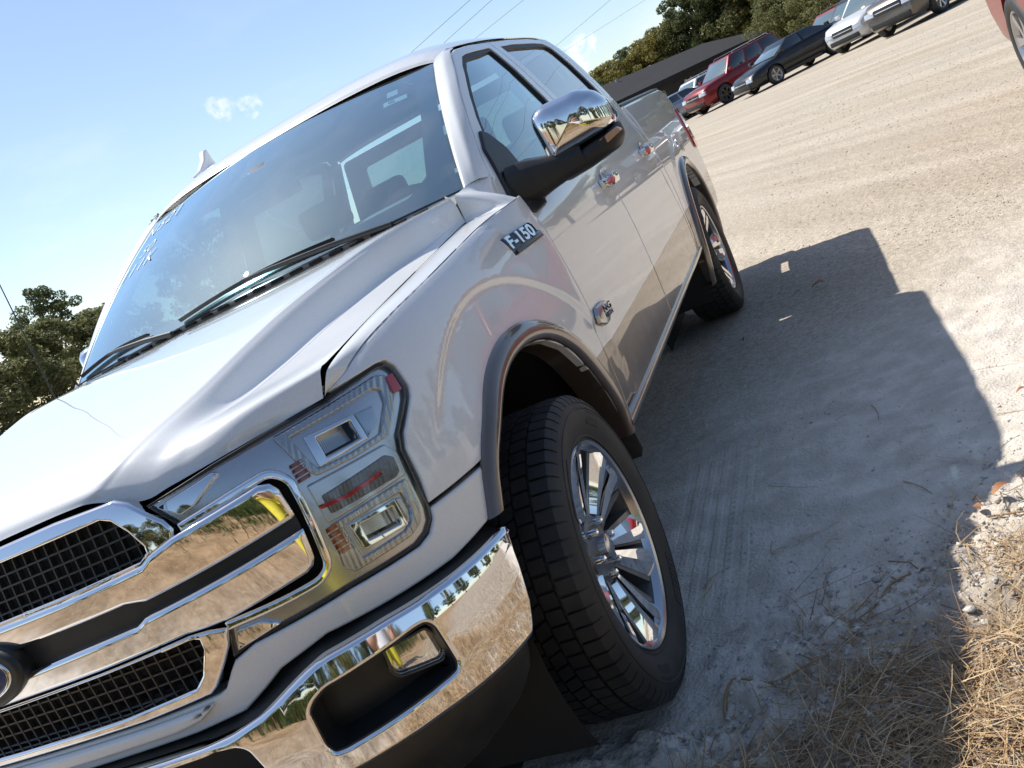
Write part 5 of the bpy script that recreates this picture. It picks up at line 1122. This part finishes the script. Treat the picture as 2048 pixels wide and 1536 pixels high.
# ================================================================ other vehicles
M['cglass'] = principled('dark_car_glass', (.012, .016, .018), .04, coat=1.0, spec=.8)
M['clight'] = principled('car_windshield', (.10, .15, .16), .03, coat=1.0, spec=.9)
M['lamp'] = principled('car_headlamp', (.62, .63, .65), .12, .4, coat=1)
M['alloy'] = principled('alloy_rim', (.50, .50, .51), .28, .85)
M['bronze_alloy'] = principled('dark_alloy_rim', (.10, .085, .075), .3, .8)
PAINT = {}
def cpaint(k, col, metal=.3):
    if k not in PAINT: PAINT[k] = paint('paint_' + k, col, metal=metal, rough=.35, flake=False)
    PAINT[k].node_tree.nodes['Principled BSDF'].inputs['Coat Weight'].default_value = .35
    return PAINT[k]
CARW = {}
def car_wheel(R, w, rimmat, spokes, key):
    if key in CARW: return CARW[key]
    h = w / 2
    t = MB().lathe([(R * .66, h * .75), (R * .70, h * .9), (R * .85, h), (R * .95, h * .92), (R, h * .7), (R, -h * .7), (R * .95, -h * .92), (R * .7, -h * .9), (R * .66, -h * .7)], 'y', 36).build('tyre', M['rubber'], None, smooth=50); td = t.data; bpy.data.objects.remove(t)
    b = MB(); b.lathe([(R * .60, h * .5), (R * .665, h * .84), (R * .69, h * .86), (R * .69, h * .7), (R * .62, -h * .6), (0, -h * .6)], 'y', 36)
    b.lathe([(0, h * .72), (R * .13, h * .70), (R * .17, h * .5)], 'y', 20)
    for k in range(spokes):
        a = 2 * math.pi * k / spokes; co, si = math.cos(a), math.sin(a); V = []
        for r_, tw, q in ((R * .10, R * .07, h * .66), (R * .35, R * .075, h * .68), (R * .66, R * .12, h * .80)):
            for s_, dq in ((-1, 0), (1, 0), (1, -.03), (-1, -.03)): V.append((r_ * co - s_ * tw * si, q + dq, r_ * si + s_ * tw * co))
        b.add(V, [(4 * i + j, 4 * i + 4 + j, 4 * i + 4 + (j + 1) % 4, 4 * i + (j + 1) % 4) for i in range(2) for j in range(4)] + [(11, 10, 9, 8)])
    o = b.build('rim', rimmat, None, smooth=35); rd = o.data; bpy.data.objects.remove(o)
    CARW[key] = (td, rd); return CARW[key]
def make_car(name, label, cat, kind, pm, loc, heading, rim='alloy', ws='clight', group='vehicles parked across the lot', accent=None, detail=True):
    C = empty(name, loc, heading); tag(C, label, cat, group)
    if kind == 'sedan': L, W, H, wb, R, ax = 4.85, 1.84, 1.44, 2.80, .34, 1.42; top_ = [(-2.42, .80, .70), (-2.36, .98, .83), (-1.75, 1.03, .90), (-1.2, 1.0, .92), (0, .98, .92), (.95, .96, .92), (1.5, .90, .90), (2.1, .78, .84), (2.36, .66, .72), (2.43, .55, .58)]; gh = [(1.15, .96), (.30, 1.40), (-.75, 1.42), (-1.85, 1.03)]; zb = .20
    elif kind == 'suv': L, W, H, wb, R, ax = 5.30, 2.02, 1.95, 3.10, .41, 1.62; top_ = [(-2.64, 1.05, .85), (-2.58, 1.20, .96), (-1.5, 1.22, 1.0), (0, 1.20, 1.0), (1.05, 1.19, 1.0), (1.7, 1.15, .98), (2.30, 1.08, .92), (2.52, .98, .84), (2.64, .80, .72)]; gh = [(1.20, 1.18), (.50, 1.84), (-2.15, 1.90), (-2.56, 1.22)]; zb = .28
    elif kind == 'midsuv': L, W, H, wb, R, ax = 4.80, 1.93, 1.74, 2.85, .39, 1.45; top_ = [(-2.38, .95, .80), (-2.32, 1.06, .92), (-1.3, 1.10, .96), (0, 1.08, .96), (.95, 1.08, .96), (1.6, 1.04, .93), (2.12, .96, .86), (2.34, .84, .76), (2.41, .68, .62)]; gh = [(1.05, 1.07), (.40, 1.64), (-1.90, 1.68), (-2.28, 1.10)]; zb = .26
    else: L, W, H, wb, R, ax = 5.5, 2.02, 1.92, 3.6, .41, 1.85; top_ = [(-2.74, .90, .9), (-2.70, 1.24, .98), (-1.0, 1.25, 1.0), (0, 1.22, 1.0), (1.2, 1.20, 1.0), (1.8, 1.16, .98), (2.40, 1.10, .93), (2.62, .98, .85), (2.74, .80, .72)]; gh = [(1.30, 1.19), (.60, 1.80), (-.70, 1.84), (-.98, 1.24)]; zb = .32
    w2 = W / 2; rows = []
    T = np.array(top_); xs = np.concatenate([T[:, 0], np.linspace(T[1, 0], T[-2, 0], 16)]); xs = np.unique(xs.round(3))
    for x in xs:
        zt = np.interp(x, T[:, 0], T[:, 1]); w = w2 * np.interp(x, T[:, 0], T[:, 2]) / T[:, 2].max(); zl = zb + .10 * (1 - np.clip((L / 2 - abs(x)) / .25, 0, 1))
        half = [(0, zl), (w * .86, zl), (w * .955, zl + .10), (w * .99, zl + (zt - zl) * .38), (w, zl + (zt - zl) * .62), (w * .975, zt - .10), (w * .93, zt - .035), (w * .82, zt + .002), (0, zt + .025)]
        rows.append([(x, y, z) for y, z in half] + [(x, -y, z) for y, z in half[-2:0:-1]])
    P = np.array(rows); n, m = P.shape[:2]; b = MB(); b.add(P.reshape(-1, 3), [(i * m + j, i * m + (j + 1) % m, (i + 1) * m + (j + 1) % m, (i + 1) * m + j) for i in range(n - 1) for j in range(m)] + [tuple(range(m - 1, -1, -1)), tuple((n - 1) * m + k for k in range(m))])
    body = b.build('body', pm, C, smooth=38)
    xf, xr = ax, ax - wb
    cb = MB()
    for x in (xf, xr):
        for sg in (1, -1): cb.lathe([(0, -.16), (R * 1.18, -.16), (R * 1.18, .20), (0, .20)], 'y', 28, (x, sg * (w2 - .06), R), False)
    cut = cb.build('cut', M['liner'], None, smooth=0); cut.location = loc; cut.rotation_euler = (0, 0, heading)
    mod = body.modifiers.new('b', 'BOOLEAN'); mod.object = cut; mod.operation = 'DIFFERENCE'; mod.solver = 'EXACT'
    bpy.context.view_layer.update(); dg = bpy.context.evaluated_depsgraph_get(); me = bpy.data.meshes.new_from_object(body.evaluated_get(dg)); body.modifiers.clear(); old = body.data; body.data = me; bpy.data.meshes.remove(old); bpy.data.objects.remove(cut)
    me.materials.clear(); me.materials.append(pm); me.set_sharp_from_angle(angle=math.radians(38))
    # greenhouse
    (x0, z0), (x1, z1), (x2, z2), (x3, z3) = gh; wb_, wr = w2 * .93, w2 * .70
    G = lambda x, z, s_: (x, s_ * (wb_ + (wr - wb_) * (z - z0) / (H - z0)), z)
    A = [G(x0, z0 - .03, 1), G(x1, z1, 1), G(x2, z2, 1), G(x3, z3 - .03, 1)]; V = A + [(p[0], -p[1], p[2]) for p in A]
    b = MB(); b.add(V, [(0, 1, 2, 3), (7, 6, 5, 4), (0, 4, 5, 1), (1, 5, 6, 2), (2, 6, 7, 3), (3, 7, 4, 0)]); b.build('roof', pm, C, bevel=.06, seg=3)
    def quad(nm, q, mat, out):
        q = [np.array(p, float) for p in q]; nn = np.cross(q[1] - q[0], q[3] - q[0]); nn /= np.linalg.norm(nn); nn *= np.sign(nn @ np.array(out, float)); b = MB(); V = [p + nn * .008 for p in q] + [p - nn * .03 for p in q]
        b.add(V, [(0, 1, 2, 3), (7, 6, 5, 4), (0, 4, 5, 1), (1, 5, 6, 2), (2, 6, 7, 3), (3, 7, 4, 0)]); return b.build(nm, mat, C, bevel=.012)
    lerp = lambda a, c, t: tuple(np.array(a) * (1 - t) + np.array(c) * t)
    zlo = z0 + .03
    def on(t, k):      # point on the side outline: t along, k up (0 belt .. 1 roof)
        f = lerp((x0, z0 + .02), (x1, z1), k); r_ = lerp((x3, z3 + .02), (x2, z2), k); return lerp(f, r_, t)
    for sg in (1, -1):
        cuts = [(.06, .44), (.48, .97)] if kind in ('sedan', 'pickup') else [(.05, .32), (.355, .63), (.665, .955)]
        for t0, t1 in cuts:
            q = [G(*on(t, k), sg) for t, k in ((t0, .06), (t1, .06), (t1, .88), (t0 + .0, .88))]
            quad('side_window', q, M['cglass'], (0, sg, .3))
    quad('windshield', [(G(x0, z0, 1)[0] - .03, wb_ * .88, z0 + .03), (G(x0, z0, 1)[0] - .03, -wb_ * .88, z0 + .03), (x1 + .05, -wr * .90, z1 - .06), (x1 + .05, wr * .90, z1 - .06)], M[ws], (1, 0, .6))
    quad('rear_window', [(x3 + .02, wb_ * .84, z3 + .05), (x3 + .02, -wb_ * .84, z3 + .05), (x2 - .03, -wr * .88, z2 - .07), (x2 - .03, wr * .88, z2 - .07)], M['cglass'], (-1, 0, .6))
    # nose and tail
    xn = T[-1, 0]; zt = np.interp(xn - .12, T[:, 0], T[:, 1]); wn = w2 * T[-2, 2] / T[:, 2].max(); gz = T[-2, 1] * .82
    MB().box((xn - .10, 0, gz), (.24, wn * 1.05, .20 if kind != 'sedan' else .12)).build('grille', M['gloss_black'], C, bevel=.02)
    MB().box((xn + .008, 0, gz), (.05, wn * 1.0, .03)).build('grille_trim', M['chrome'], C, bevel=.008)
    MB().box((xn - .06, 0, zb + .16), (.20, wn * 1.55, .16)).build('lower_bumper', M[accent] if accent else M['black'], C, bevel=.03)
    for sg in (1, -1):
        MB().prism([(xn - .30, gz - .03), (xn - .02, gz - .06), (xn - .06, gz + .09), (xn - .34, gz + .12)], lambda x, z: (x, sg * wn * .98, z), lambda x, z: (x + .06, sg * wn * .56, z)).build('headlight', M['lamp'], C, bevel=.012)
        xt = T[0, 0]; MB().box((xt + .07, sg * w2 * .78, T[1, 1] - .16), (.16, w2 * .26, .22)).build('tail_lamp', M['red'], C, bevel=.02)
        MB().box((xt + .02, sg * w2 * .70, zb + .22), (.07, w2 * .22, .06)).build('rear_reflector', M['red'], C, bevel=.01)
        MB().box((x0 - .18, sg * (w2 + .09), z0 + .10), (.12, .20, .15)).build('door_mirror', pm, C, bevel=.03)
        MB().box((.15, sg * (w2 - .02), zb + .06), (wb - 1.05, .08, .12)).build('sill', M['black'], C, bevel=.02)
        for hx in (-.15, -1.05): MB().box((hx, sg * (w2 * .99 + .012), z0 - .16), (.20, .03, .03)).build('door_handle', M['chrome'] if kind == 'suv' else pm, C, bevel=.01)
        if kind in ('suv', 'midsuv'):
            ry = wr * .93; MB().tube([(x1 - .25, sg * ry, z1 + .02), (x1 - .35, sg * ry, z1 + .09), (x2 + .25, sg * ry, z2 + .08), (x2 + .15, sg * ry, z2 + .0)], .02, 8).build('roof_rail', M['satin'], C)
    td, rd = car_wheel(R, .24, M[rim], 5 if kind == 'sedan' else 6, (R, rim, kind == 'sedan'))
    for x in (xf, xr):
        for sg in (1, -1):
            w_ = empty('wheel', (x, sg * (w2 - .115), R), 0 if sg > 0 else math.pi, C); link_mesh('tyre', td, None, w_); link_mesh('rim', rd, None, w_)
    return C
RED = cpaint('deep_red', (.20, .008, .010), .35); BLK = cpaint('black', (.008, .009, .011), .2); WHT = cpaint('silver_white', (.62, .63, .63), .15); GRY = cpaint('bronze_grey', (.13, .115, .10), .5); BRT = cpaint('bright_red', (.23, .004, .005), .1); SLV = cpaint('pale_blue_silver', (.34, .40, .46), .5); NVY = cpaint('navy_black', (.012, .014, .02), .3)
def at_wheel(p, h, ax, w2):       # ground point of the near front wheel -> car origin
    c, s_ = math.cos(h), math.sin(h); return (p[0] - ax * c + w2 * s_, p[1] - ax * s_ - w2 * c, 0)
h1 = math.atan2(-.72, .69); h2 = math.atan2(-.80, .60); h3 = math.atan2(-.62, .78)
make_car('parked_suv', 'dark red SUV with silver roof rails behind the black sedan, facing left', 'suv', 'suv', RED, at_wheel((-41.0, -1.15), h1, 1.62, .9), h1, rim='bronze_alloy')
make_car('parked_sedan', 'black sedan with silver alloy wheels parked in front of the dark red SUV', 'car', 'sedan', BLK, at_wheel((-35.8, 1.10), h2, 1.42, .82), h2, ws='clight')
make_car('parked_suv', 'white SUV with black grille parked between a black SUV and a grey one', 'suv', 'midsuv', WHT, at_wheel((-33.6, 4.85), h3, 1.45, .85), h3, rim='bronze_alloy')
make_car('parked_suv', 'bronze grey SUV with barred grille, cut off by the top edge of the photo', 'suv', 'suv', GRY, at_wheel((-29.4, 6.05), h3, 1.62, .9), h3)
make_car('parked_suv', 'black SUV seen mostly by its windshield behind the white SUV', 'suv', 'midsuv', NVY, (-40.5, 4.9, 0), h3)
make_car('parked_car', 'red car showing only its roof behind the black sedan', 'car', 'midsuv', BRT, (-48.0, 4.3, 0), h1)
make_car('parked_car', 'pale silver blue car just beyond the tail lamp of the white pickup', 'car', 'sedan', SLV, (-46.5, -4.2, 0), h1)
make_car('parked_suv', 'white SUV showing only its roof left of the dark red SUV', 'suv', 'midsuv', WHT, (-50.5, -3.0, 0), h1)
make_car('parked_car', 'red car low behind the bed of the white pickup', 'car', 'sedan', BRT, (-51.0, -5.6, 0), h1)
make_car('parked_suv', 'red SUV with chrome wheel cut off by the right edge of the photo', 'suv', 'suv', BRT, (-5.72, 4.50, 0), 0.0)
# ================================================================ trees
BARK = principled('bark', (.085, .065, .05), .9, noise=(5, (.15, .12, .095), .35, .7), bump=(30, .5, .02))
LEAF = [island_mat('oak_leaves', (.060, .080, .034), (.125, .150, .062), (.20, .22, .100), .6, .42), island_mat('olive_leaves', (.095, .105, .042), (.18, .185, .075), (.28, .27, .12), .6, .42), island_mat('yellowing_leaves', (.13, .125, .034), (.25, .215, .055), (.38, .31, .10), .6, .38)]
TREE = {}
def tree_mesh(key, h, rad, nclump, nleaf, leafsize, seed, mat, trunk=.38, gap=.30):
    if key in TREE: return TREE[key]
    r = np.random.default_rng(seed); b = MB(); limbs = []
    base = trunk * h * .6
    tp = [(0, 0, 0), (.02 * h * r.normal(), .02 * h * r.normal(), h * .25), (.03 * h * r.normal(), .03 * h * r.normal(), h * .5), (.03 * h * r.normal(), .03 * h * r.normal(), h * .85)]
    b.tube(tp, [.028 * h, .021 * h, .014 * h, .004 * h], 9)
    C = []
    for i in range(nclump):
        t = r.uniform(base / h, 1.0); zz = t * h
        k = math.sin(math.pi * np.clip((t - base / h * .55) / (1.02 - base / h * .55), .02, .98)) ** .55
        a = r.uniform(0, 2 * math.pi); rr = rad * k * math.sqrt(r.uniform(.10, 1.0)) * r.uniform(.75, 1.12)
        C.append((rr * math.cos(a), rr * math.sin(a), zz, rad * r.uniform(.13, .28)))
    for c in C[:: max(1, nclump // 16)]:
        s = np.array(tp[1]) * .4 + np.array((0, 0, max(base * .6, c[2] * .62))); m_ = (s + np.array(c[:3])) / 2 + np.array((0, 0, .06 * h)); b.tube([s, m_, np.array(c[:3])], [.010 * h, .006 * h, .002 * h], 6, False)
    to = b.build('trunk', BARK, None, smooth=60); td = to.data; bpy.data.objects.remove(to)
    C = np.array(C); ci = r.integers(0, nclump, nleaf); d = r.normal(size=(nleaf, 3)); d /= np.linalg.norm(d, axis=1)[:, None]; q = r.uniform(.35, 1.0, nleaf) ** .6
    P = C[ci, :3] + d * (C[ci, 3] * q)[:, None] * np.array((1, 1, .72)); s = leafsize * r.uniform(.55, 1.35, nleaf)
    n1 = r.normal(size=(nleaf, 3)) + np.array((0, 0, .6)); n1 /= np.linalg.norm(n1, axis=1)[:, None]; u = np.cross(n1, r.normal(size=(nleaf, 3))); u /= np.linalg.norm(u, axis=1)[:, None]; v = np.cross(n1, u)
    u *= s[:, None]; v *= (s * .62)[:, None]
    V = np.stack([P - u, P - v * .9 + u * .1, P + u, P + v * .9 + u * .1], 1).reshape(-1, 3); F = np.arange(nleaf * 4).reshape(-1, 4)
    me = bpy.data.meshes.new('crown'); me.vertices.add(len(V)); me.vertices.foreach_set('co', V.ravel()); me.loops.add(F.size); me.loops.foreach_set('vertex_index', F.ravel().astype(np.int32)); me.polygons.add(len(F)); me.polygons.foreach_set('loop_start', np.arange(0, F.size, 4, dtype=np.int32)); me.update(calc_edges=True); me.materials.append(mat)
    TREE[key] = (td, me); return TREE[key]
def tree(name, label, key, loc, scale=1.0, rz=0., group=None, **kw):
    td, cm = tree_mesh(key, **kw) if kw else TREE[key]
    T_ = empty(name, loc, rz); T_.scale = (scale, scale, scale) if np.isscalar(scale) else scale; tag(T_, label, 'tree', group)
    link_mesh('trunk', td, None, T_); link_mesh('crown', cm, None, T_); return T_
tree_mesh('a', 11, 4.2, 110, 24000, .125, 11, LEAF[0]); tree_mesh('b', 10, 4.6, 100, 24000, .13, 12, LEAF[1]); tree_mesh('c', 12, 3.6, 90, 19000, .125, 13, LEAF[0], trunk=.45); tree_mesh('d', 8, 3.6, 80, 18000, .12, 14, LEAF[2]); tree_mesh('e', 7, 4.0, 80, 19000, .12, 15, LEAF[1], trunk=.12)
def polar(az, dist): a = math.radians(az); return (2.05 + dist * math.cos(a), 1.75 + dist * math.sin(a), 0)
# left of the truck
tree('broadleaf_tree', 'tall dark tree with sky showing through its crown, left beside the windshield', 'c', polar(-135.5, 76), .80, .3)
tree('broadleaf_tree', 'tree almost hidden behind the windshield, a twig tip showing past the pillar', 'a', polar(-144.4, 66), .84, 1.0)
tree('broadleaf_tree', 'full olive green tree at the left edge behind the antenna', 'e', polar(-131.6, 52), (.95, .95, .80), 2.0)
tree('broadleaf_tree', 'lower olive tree between the left edge and the tall dark tree', 'e', polar(-134.4, 56), (.95, .95, .78), .5)
tree('broadleaf_tree', 'leafy tree at the far left edge of the photo', 'b', polar(-128.3, 54), .55, .8)
tree('broadleaf_tree', 'low bushy tree right beside the passenger mirror', 'e', polar(-138.0, 58), (.9, .9, .72), 3.1)
# behind the building
bt = [(-166.0, 120, 'b', .78, 'olive tree peeping over the low left end of the dark roof'), (-168.6, 118, 'a', .80, 'dark round tree above the left end of the dark roof'), (-170.4, 122, 'd', 1.08, 'small yellow green tree above the dark roof, left of the two thin trees'), (-171.9, 125, 'c', .78, 'thin tree with sky showing through, above the middle of the dark roof'), (-173.2, 122, 'd', 1.15, 'yellowing tree above the middle of the dark roof'), (-174.4, 124, 'e', 1.35, 'broad green tree above the middle of the dark roof'), (-176.0, 122, 'c', 1.15, 'tall open tree standing free against the sky over the dark roof'), (-177.4, 122, 'a', 1.32, 'tall dark green tree over the right end of the dark roof'), (-178.9, 122, 'b', 1.38, 'big olive tree above the dark red SUV'), (179.6, 118, 'd', 1.6, 'yellow green tree above the black sedan'), (178.1, 98, 'a', 1.25, 'dark tree above the red car roof'), (176.5, 92, 'd', 1.5, 'yellowish tree behind the white SUV'), (174.8, 90, 'b', 1.2, 'olive tree behind the black SUV at the top edge'), (172.5, 90, 'a', 1.2, 'dark tree behind the bronze grey SUV at the top edge')]
for i, (az, d, k, s, lab) in enumerate(bt): tree('background_tree', lab, k, polar(az, d), s, i * 1.3, 'trees behind the dark building')
for i, (az, d, k, s_, lab) in enumerate([(178.4, 118, 'e', .9, 'low green bush right of the dark building'), (179.3, 84, 'e', .8, 'low olive bush behind the black sedan'), (177.6, 80, 'e', .8, 'low green bush behind the red car roof'), (175.9, 76, 'e', .8, 'low bush behind the black SUV'), (174.1, 74, 'e', .8, 'low bush behind the white SUV'), (172.2, 72, 'e', .8, 'low bush behind the bronze grey SUV'), (170.2, 72, 'e', .8, 'low bush near the top right corner'), (-165.0, 98, 'e', .7, 'low bush behind the bed of the white pickup')]): tree('background_bush', lab, k, polar(az, d), s_, i * 2.1, 'bushes behind the parked vehicles')
# across the lot to the left of the truck and behind the photographer: seen as reflections in paint and chrome
j = 0
for az, d, k, s in [(165, 95, 'b', 1.1), (158, 90, 'a', 1.1), (150, 80, 'c', 1.0), (142, 75, 'b', 1.1), (133, 70, 'a', 1.1), (124, 66, 'e', 1.4), (114, 62, 'b', 1.1), (103, 58, 'c', 1.1), (92, 52, 'a', 1.1), (80, 46, 'b', 1.0), (66, 38, 'a', .95), (54, 32, 'e', 1.0), (40, 28, 'b', .85), (27, 26, 'c', .85), (13, 26, 'e', 1.1), (0, 27, 'a', .85), (-14, 28, 'b', .85), (-28, 30, 'e', 1.1), (-44, 33, 'c', .9)]:
    tree('treeline_tree', 'tree of the wood edge behind the photographer, seen only as a reflection in the truck', k, polar(az, d), s, j * 1.7, 'trees of the wood edge behind the photographer'); j += 1
# green weeds along the verge behind the photographer
n = 26000; x = RNG.uniform(3.6, 13, n); y = RNG.uniform(-7, 8, n); k = RNG.uniform(0, 1, n) < (.10 + .90 * sstep(-.15, .25, fbm(x, y, .7, 2, 8))) * sstep(3.6, 7.0, x); x, y = x[k], y[k]; n = len(x)
strands('weeds', np.stack([x, y, 0 * x], 1), RNG.uniform(.25, .9, n) * np.clip((x - 3) / 4.5, .25, 1.2), RNG.uniform(.02, .06, n), RNG.uniform(0, 6.28, n), RNG.normal(1.1, .3, n), RNG.normal(0, .2, n), island_mat('weed_leaves', (.02, .04, .01), (.06, .09, .02), (.13, .14, .04), .6, .3), label='tall green weeds along the verge behind the photographer', cat='weeds')
# ================================================================ dark building
BL = empty('building', polar(-174.5, 86)); tag(BL, 'long low dark building with a wide dark roof behind the parked cars', 'building')
A_ = np.array(polar(-168.9, 72)); B_ = np.array(polar(-179.6, 100)); o_ = np.array(polar(-174.5, 86)); dr = (B_ - A_); Ln = np.linalg.norm(dr); dr /= Ln; nr = np.array((dr[1], -dr[0], 0)); nr *= np.sign(nr @ np.array((-1, 0, 0)))
M['wall'] = principled('dark_wall', (.030, .028, .030), .85, noise=(.8, (.05, .045, .045), .3, .7)); M['roofing'] = principled('dark_shingles', (.010, .009, .010), .95, noise=(2.5, (.017, .015, .016), .3, .7)); M['pipe'] = principled('vent_pipe', (.35, .34, .33), .6)
Lp = lambda a, n_, z: tuple(A_ + dr * a + nr * n_ + np.array((0, 0, z)) - o_)
D_ = 14.0
b = MB(); b.add([Lp(0, 0, 0), Lp(Ln, 0, 0), Lp(Ln, D_, 0), Lp(0, D_, 0), Lp(0, 0, 2.9), Lp(Ln, 0, 2.9), Lp(Ln, D_, 2.9), Lp(0, D_, 2.9)], [(0, 1, 5, 4), (1, 2, 6, 5), (2, 3, 7, 6), (3, 0, 4, 7)]); b.build('wall', M['wall'], BL, smooth=0)
b = MB(); b.add([Lp(-.6, -.6, 2.85), Lp(Ln + .6, -.6, 2.85), Lp(Ln + .6, D_ + .6, 2.85), Lp(-.6, D_ + .6, 2.85), Lp(6.0, D_ / 2, 4.95), Lp(Ln - .0, D_ / 2, 4.7), Lp(-.6, -.6, 2.4), Lp(Ln + .6, -.6, 2.4)], [(0, 1, 5, 4), (1, 2, 5), (2, 3, 4, 5), (3, 0, 4), (0, 6, 7, 1)]); b.build('roof', M['roofing'], BL, smooth=0)
for k in range(6):
    a = 4 + k * (Ln - 8) / 5; b = MB(); b.add([Lp(a, -.03, .9), Lp(a + 1.4, -.03, .9), Lp(a + 1.4, -.03, 2.1), Lp(a, -.03, 2.1)], [(0, 1, 2, 3)]); b.build('window', M['cglass'], BL, smooth=0)
p = Lp(Ln * .42, D_ * .42, 4.1); MB().tube([p, (p[0], p[1], p[2] + .75)], .16, 10).build('vent_pipe', M['pipe'], BL)
# ================================================================ overhead wires
def wire(q, label):
    P = np.array([np.array(q[0]) * (1 - t) + np.array(q[1]) * t - np.array((0, 0, 4 * t * (1 - t) * .0)) for t in np.linspace(0, 1, 24)]); o = MB().tube(P, .011, 6).build('power_line', M['seal'], None); tag(o, label, 'power line', None)
# ================================================================ the photographer (seen as a reflection in the chrome)
def skin_mesh(name, pts, edges, radii, mat, parent, sub=2, root=0):
    me = bpy.data.meshes.new(name); me.from_pydata(pts, edges, []); o = bpy.data.objects.new(name, me); COL.objects.link(o)
    o.modifiers.new('s', 'SKIN'); d = me.skin_vertices[0].data
    for i, r_ in enumerate(radii): d[i].radius = (r_, r_) if np.isscalar(r_) else r_
    d[root].use_root = True
    m = o.modifiers.new('u', 'SUBSURF'); m.levels = sub; m.render_levels = sub
    bpy.context.view_layer.update(); dg = bpy.context.evaluated_depsgraph_get(); me2 = bpy.data.meshes.new_from_object(o.evaluated_get(dg)); bpy.data.objects.remove(o); me2.shade_smooth()
    return link_mesh(name, me2, mat, parent)
SKIN = principled('skin', (.42, .24, .17), .5); YEL = principled('yellow_cloth', (.72, .62, .06), .85, bump=(18, .4, .02)); WHC = principled('white_cloth', (.74, .74, .76), .85, bump=(18, .4, .02)); SHO = principled('dark_shoes', (.03, .03, .035), .6); HAIR = principled('dark_hair', (.03, .02, .015), .6)
PE = empty('person', (2.62, 2.02, 0), math.radians(192)); tag(PE, 'person in white top and yellow trousers behind the camera, seen only as a reflection', 'person')
# local frame: x forward (towards the truck), y left
B = [(0, 0, .96), (0, 0, 1.12), (.0, 0, 1.30), (.0, 0, 1.43), (.02, 0, 1.50), (.04, 0, 1.58), (.05, 0, 1.66), (.04, 0, 1.74),
     (.0, .17, 1.42), (.06, .24, 1.18), (.30, .20, 1.16), (.38, .17, 1.19), (.0, -.17, 1.42), (.06, -.24, 1.18), (.30, -.20, 1.16), (.38, -.17, 1.19),
     (.0, .10, .90), (.04, .11, .50), (.0, .11, .09), (.13, .12, .04), (.0, -.10, .90), (-.02, -.12, .50), (-.06, -.12, .09), (.07, -.13, .04)]
E_ = [(0, 1), (1, 2), (2, 3), (3, 4), (4, 5), (5, 6), (6, 7), (3, 8), (8, 9), (9, 10), (10, 11), (3, 12), (12, 13), (13, 14), (14, 15), (0, 16), (16, 17), (17, 18), (18, 19), (0, 20), (20, 21), (21, 22), (22, 23)]
Rr = [.14, .13, .145, .13, .055, .075, .095, .075, .065, .045, .034, .03, .065, .045, .034, .03, .09, .062, .042, .04, .09, .062, .042, .04]
skin_mesh('body', B, E_, Rr, SKIN, PE)
skin_mesh('trousers', [(0, 0, .98), (0, .10, .88), (.04, .11, .50), (.0, .11, .12), (0, -.10, .88), (-.02, -.12, .50), (-.06, -.12, .12)], [(0, 1), (1, 2), (2, 3), (0, 4), (4, 5), (5, 6)], [.165, .118, .092, .075, .118, .092, .075], YEL, PE)
skin_mesh('top', [(0, 0, .98), (0, 0, 1.15), (0, 0, 1.32), (.0, 0, 1.43), (.0, .17, 1.42), (.06, .24, 1.18), (.0, -.17, 1.42), (.06, -.24, 1.18)], [(0, 1), (1, 2), (2, 3), (3, 4), (4, 5), (3, 6), (6, 7)], [.165, .155, .165, .145, .085, .065, .085, .065], WHC, PE)
skin_mesh('hair', [(.0, 0, 1.62), (.0, 0, 1.70), (.03, 0, 1.77), (.09, 0, 1.77)], [(0, 1), (1, 2), (2, 3)], [.075, .10, .085, .05], HAIR, PE)
b = MB(); b.lathe([(0, .018), (.012, .01), (.016, 0)], 'x', 10, (.145, 0, 1.655)); b.build('nose', SKIN, PE)
for sg in (1, -1):
    MB().lathe([(0, .008), (.010, .004), (.012, 0)], 'x', 10, (.138, sg * .035, 1.685)).build('eye', SHO, PE)
    for f, (dy, l) in enumerate(((-.03, .06), (-.01, .075), (.01, .08), (.03, .07))):
        p = np.array((.39, sg * .17 + dy * .8, 1.19)); MB().tube([p, p + np.array((.03, 0, .012)), p + np.array((.045, -sg * .02, .0)) * (l / .07), p + np.array((.04, -sg * .05, -.005)) * (l / .07)], [.010, .0095, .009, .007], 8).build('finger', SKIN, PE, smooth=60)
    p = np.array((.36, sg * .15, 1.205)); MB().tube([p, p + np.array((.015, -sg * .025, .03)), p + np.array((.03, -sg * .04, .05))], [.012, .010, .008], 8).build('thumb', SKIN, PE, smooth=60)
    MB().prism([(-.08, .0), (.20, .0), (.20, .05), (.10, .10), (-.08, .11)], lambda x, z: (x + (0 if sg > 0 else -.06), sg * .075, z), lambda x, z: (x + (0 if sg > 0 else -.06), sg * .165, z)).build('shoe', SHO, PE, bevel=.02)
# ================================================================ overhead wires
WIRES = [((-94.6, -72, 10.0), (6.4, 54.5, 10.0), 'leftmost thin power line in the sky above the cab'), ((-106.9, -74.5, 10.4), (-.3, 46.8, 10.4), 'second thin power line from the left above the cab'), ((-110, -77, 10.8), (-12, 50, 10.8), 'middle thin power line in the sky above the roof'), ((-190, -89.4, 10.0), (0, 44.3, 10.0), 'fourth thin power line, meeting the cab behind the rear window'), ((-134, -91.3, 9.6), (-39, 69, 9.6), 'rightmost and thickest power line, right of the cab')]
for a, c, lab in WIRES: wire((a, c), lab)
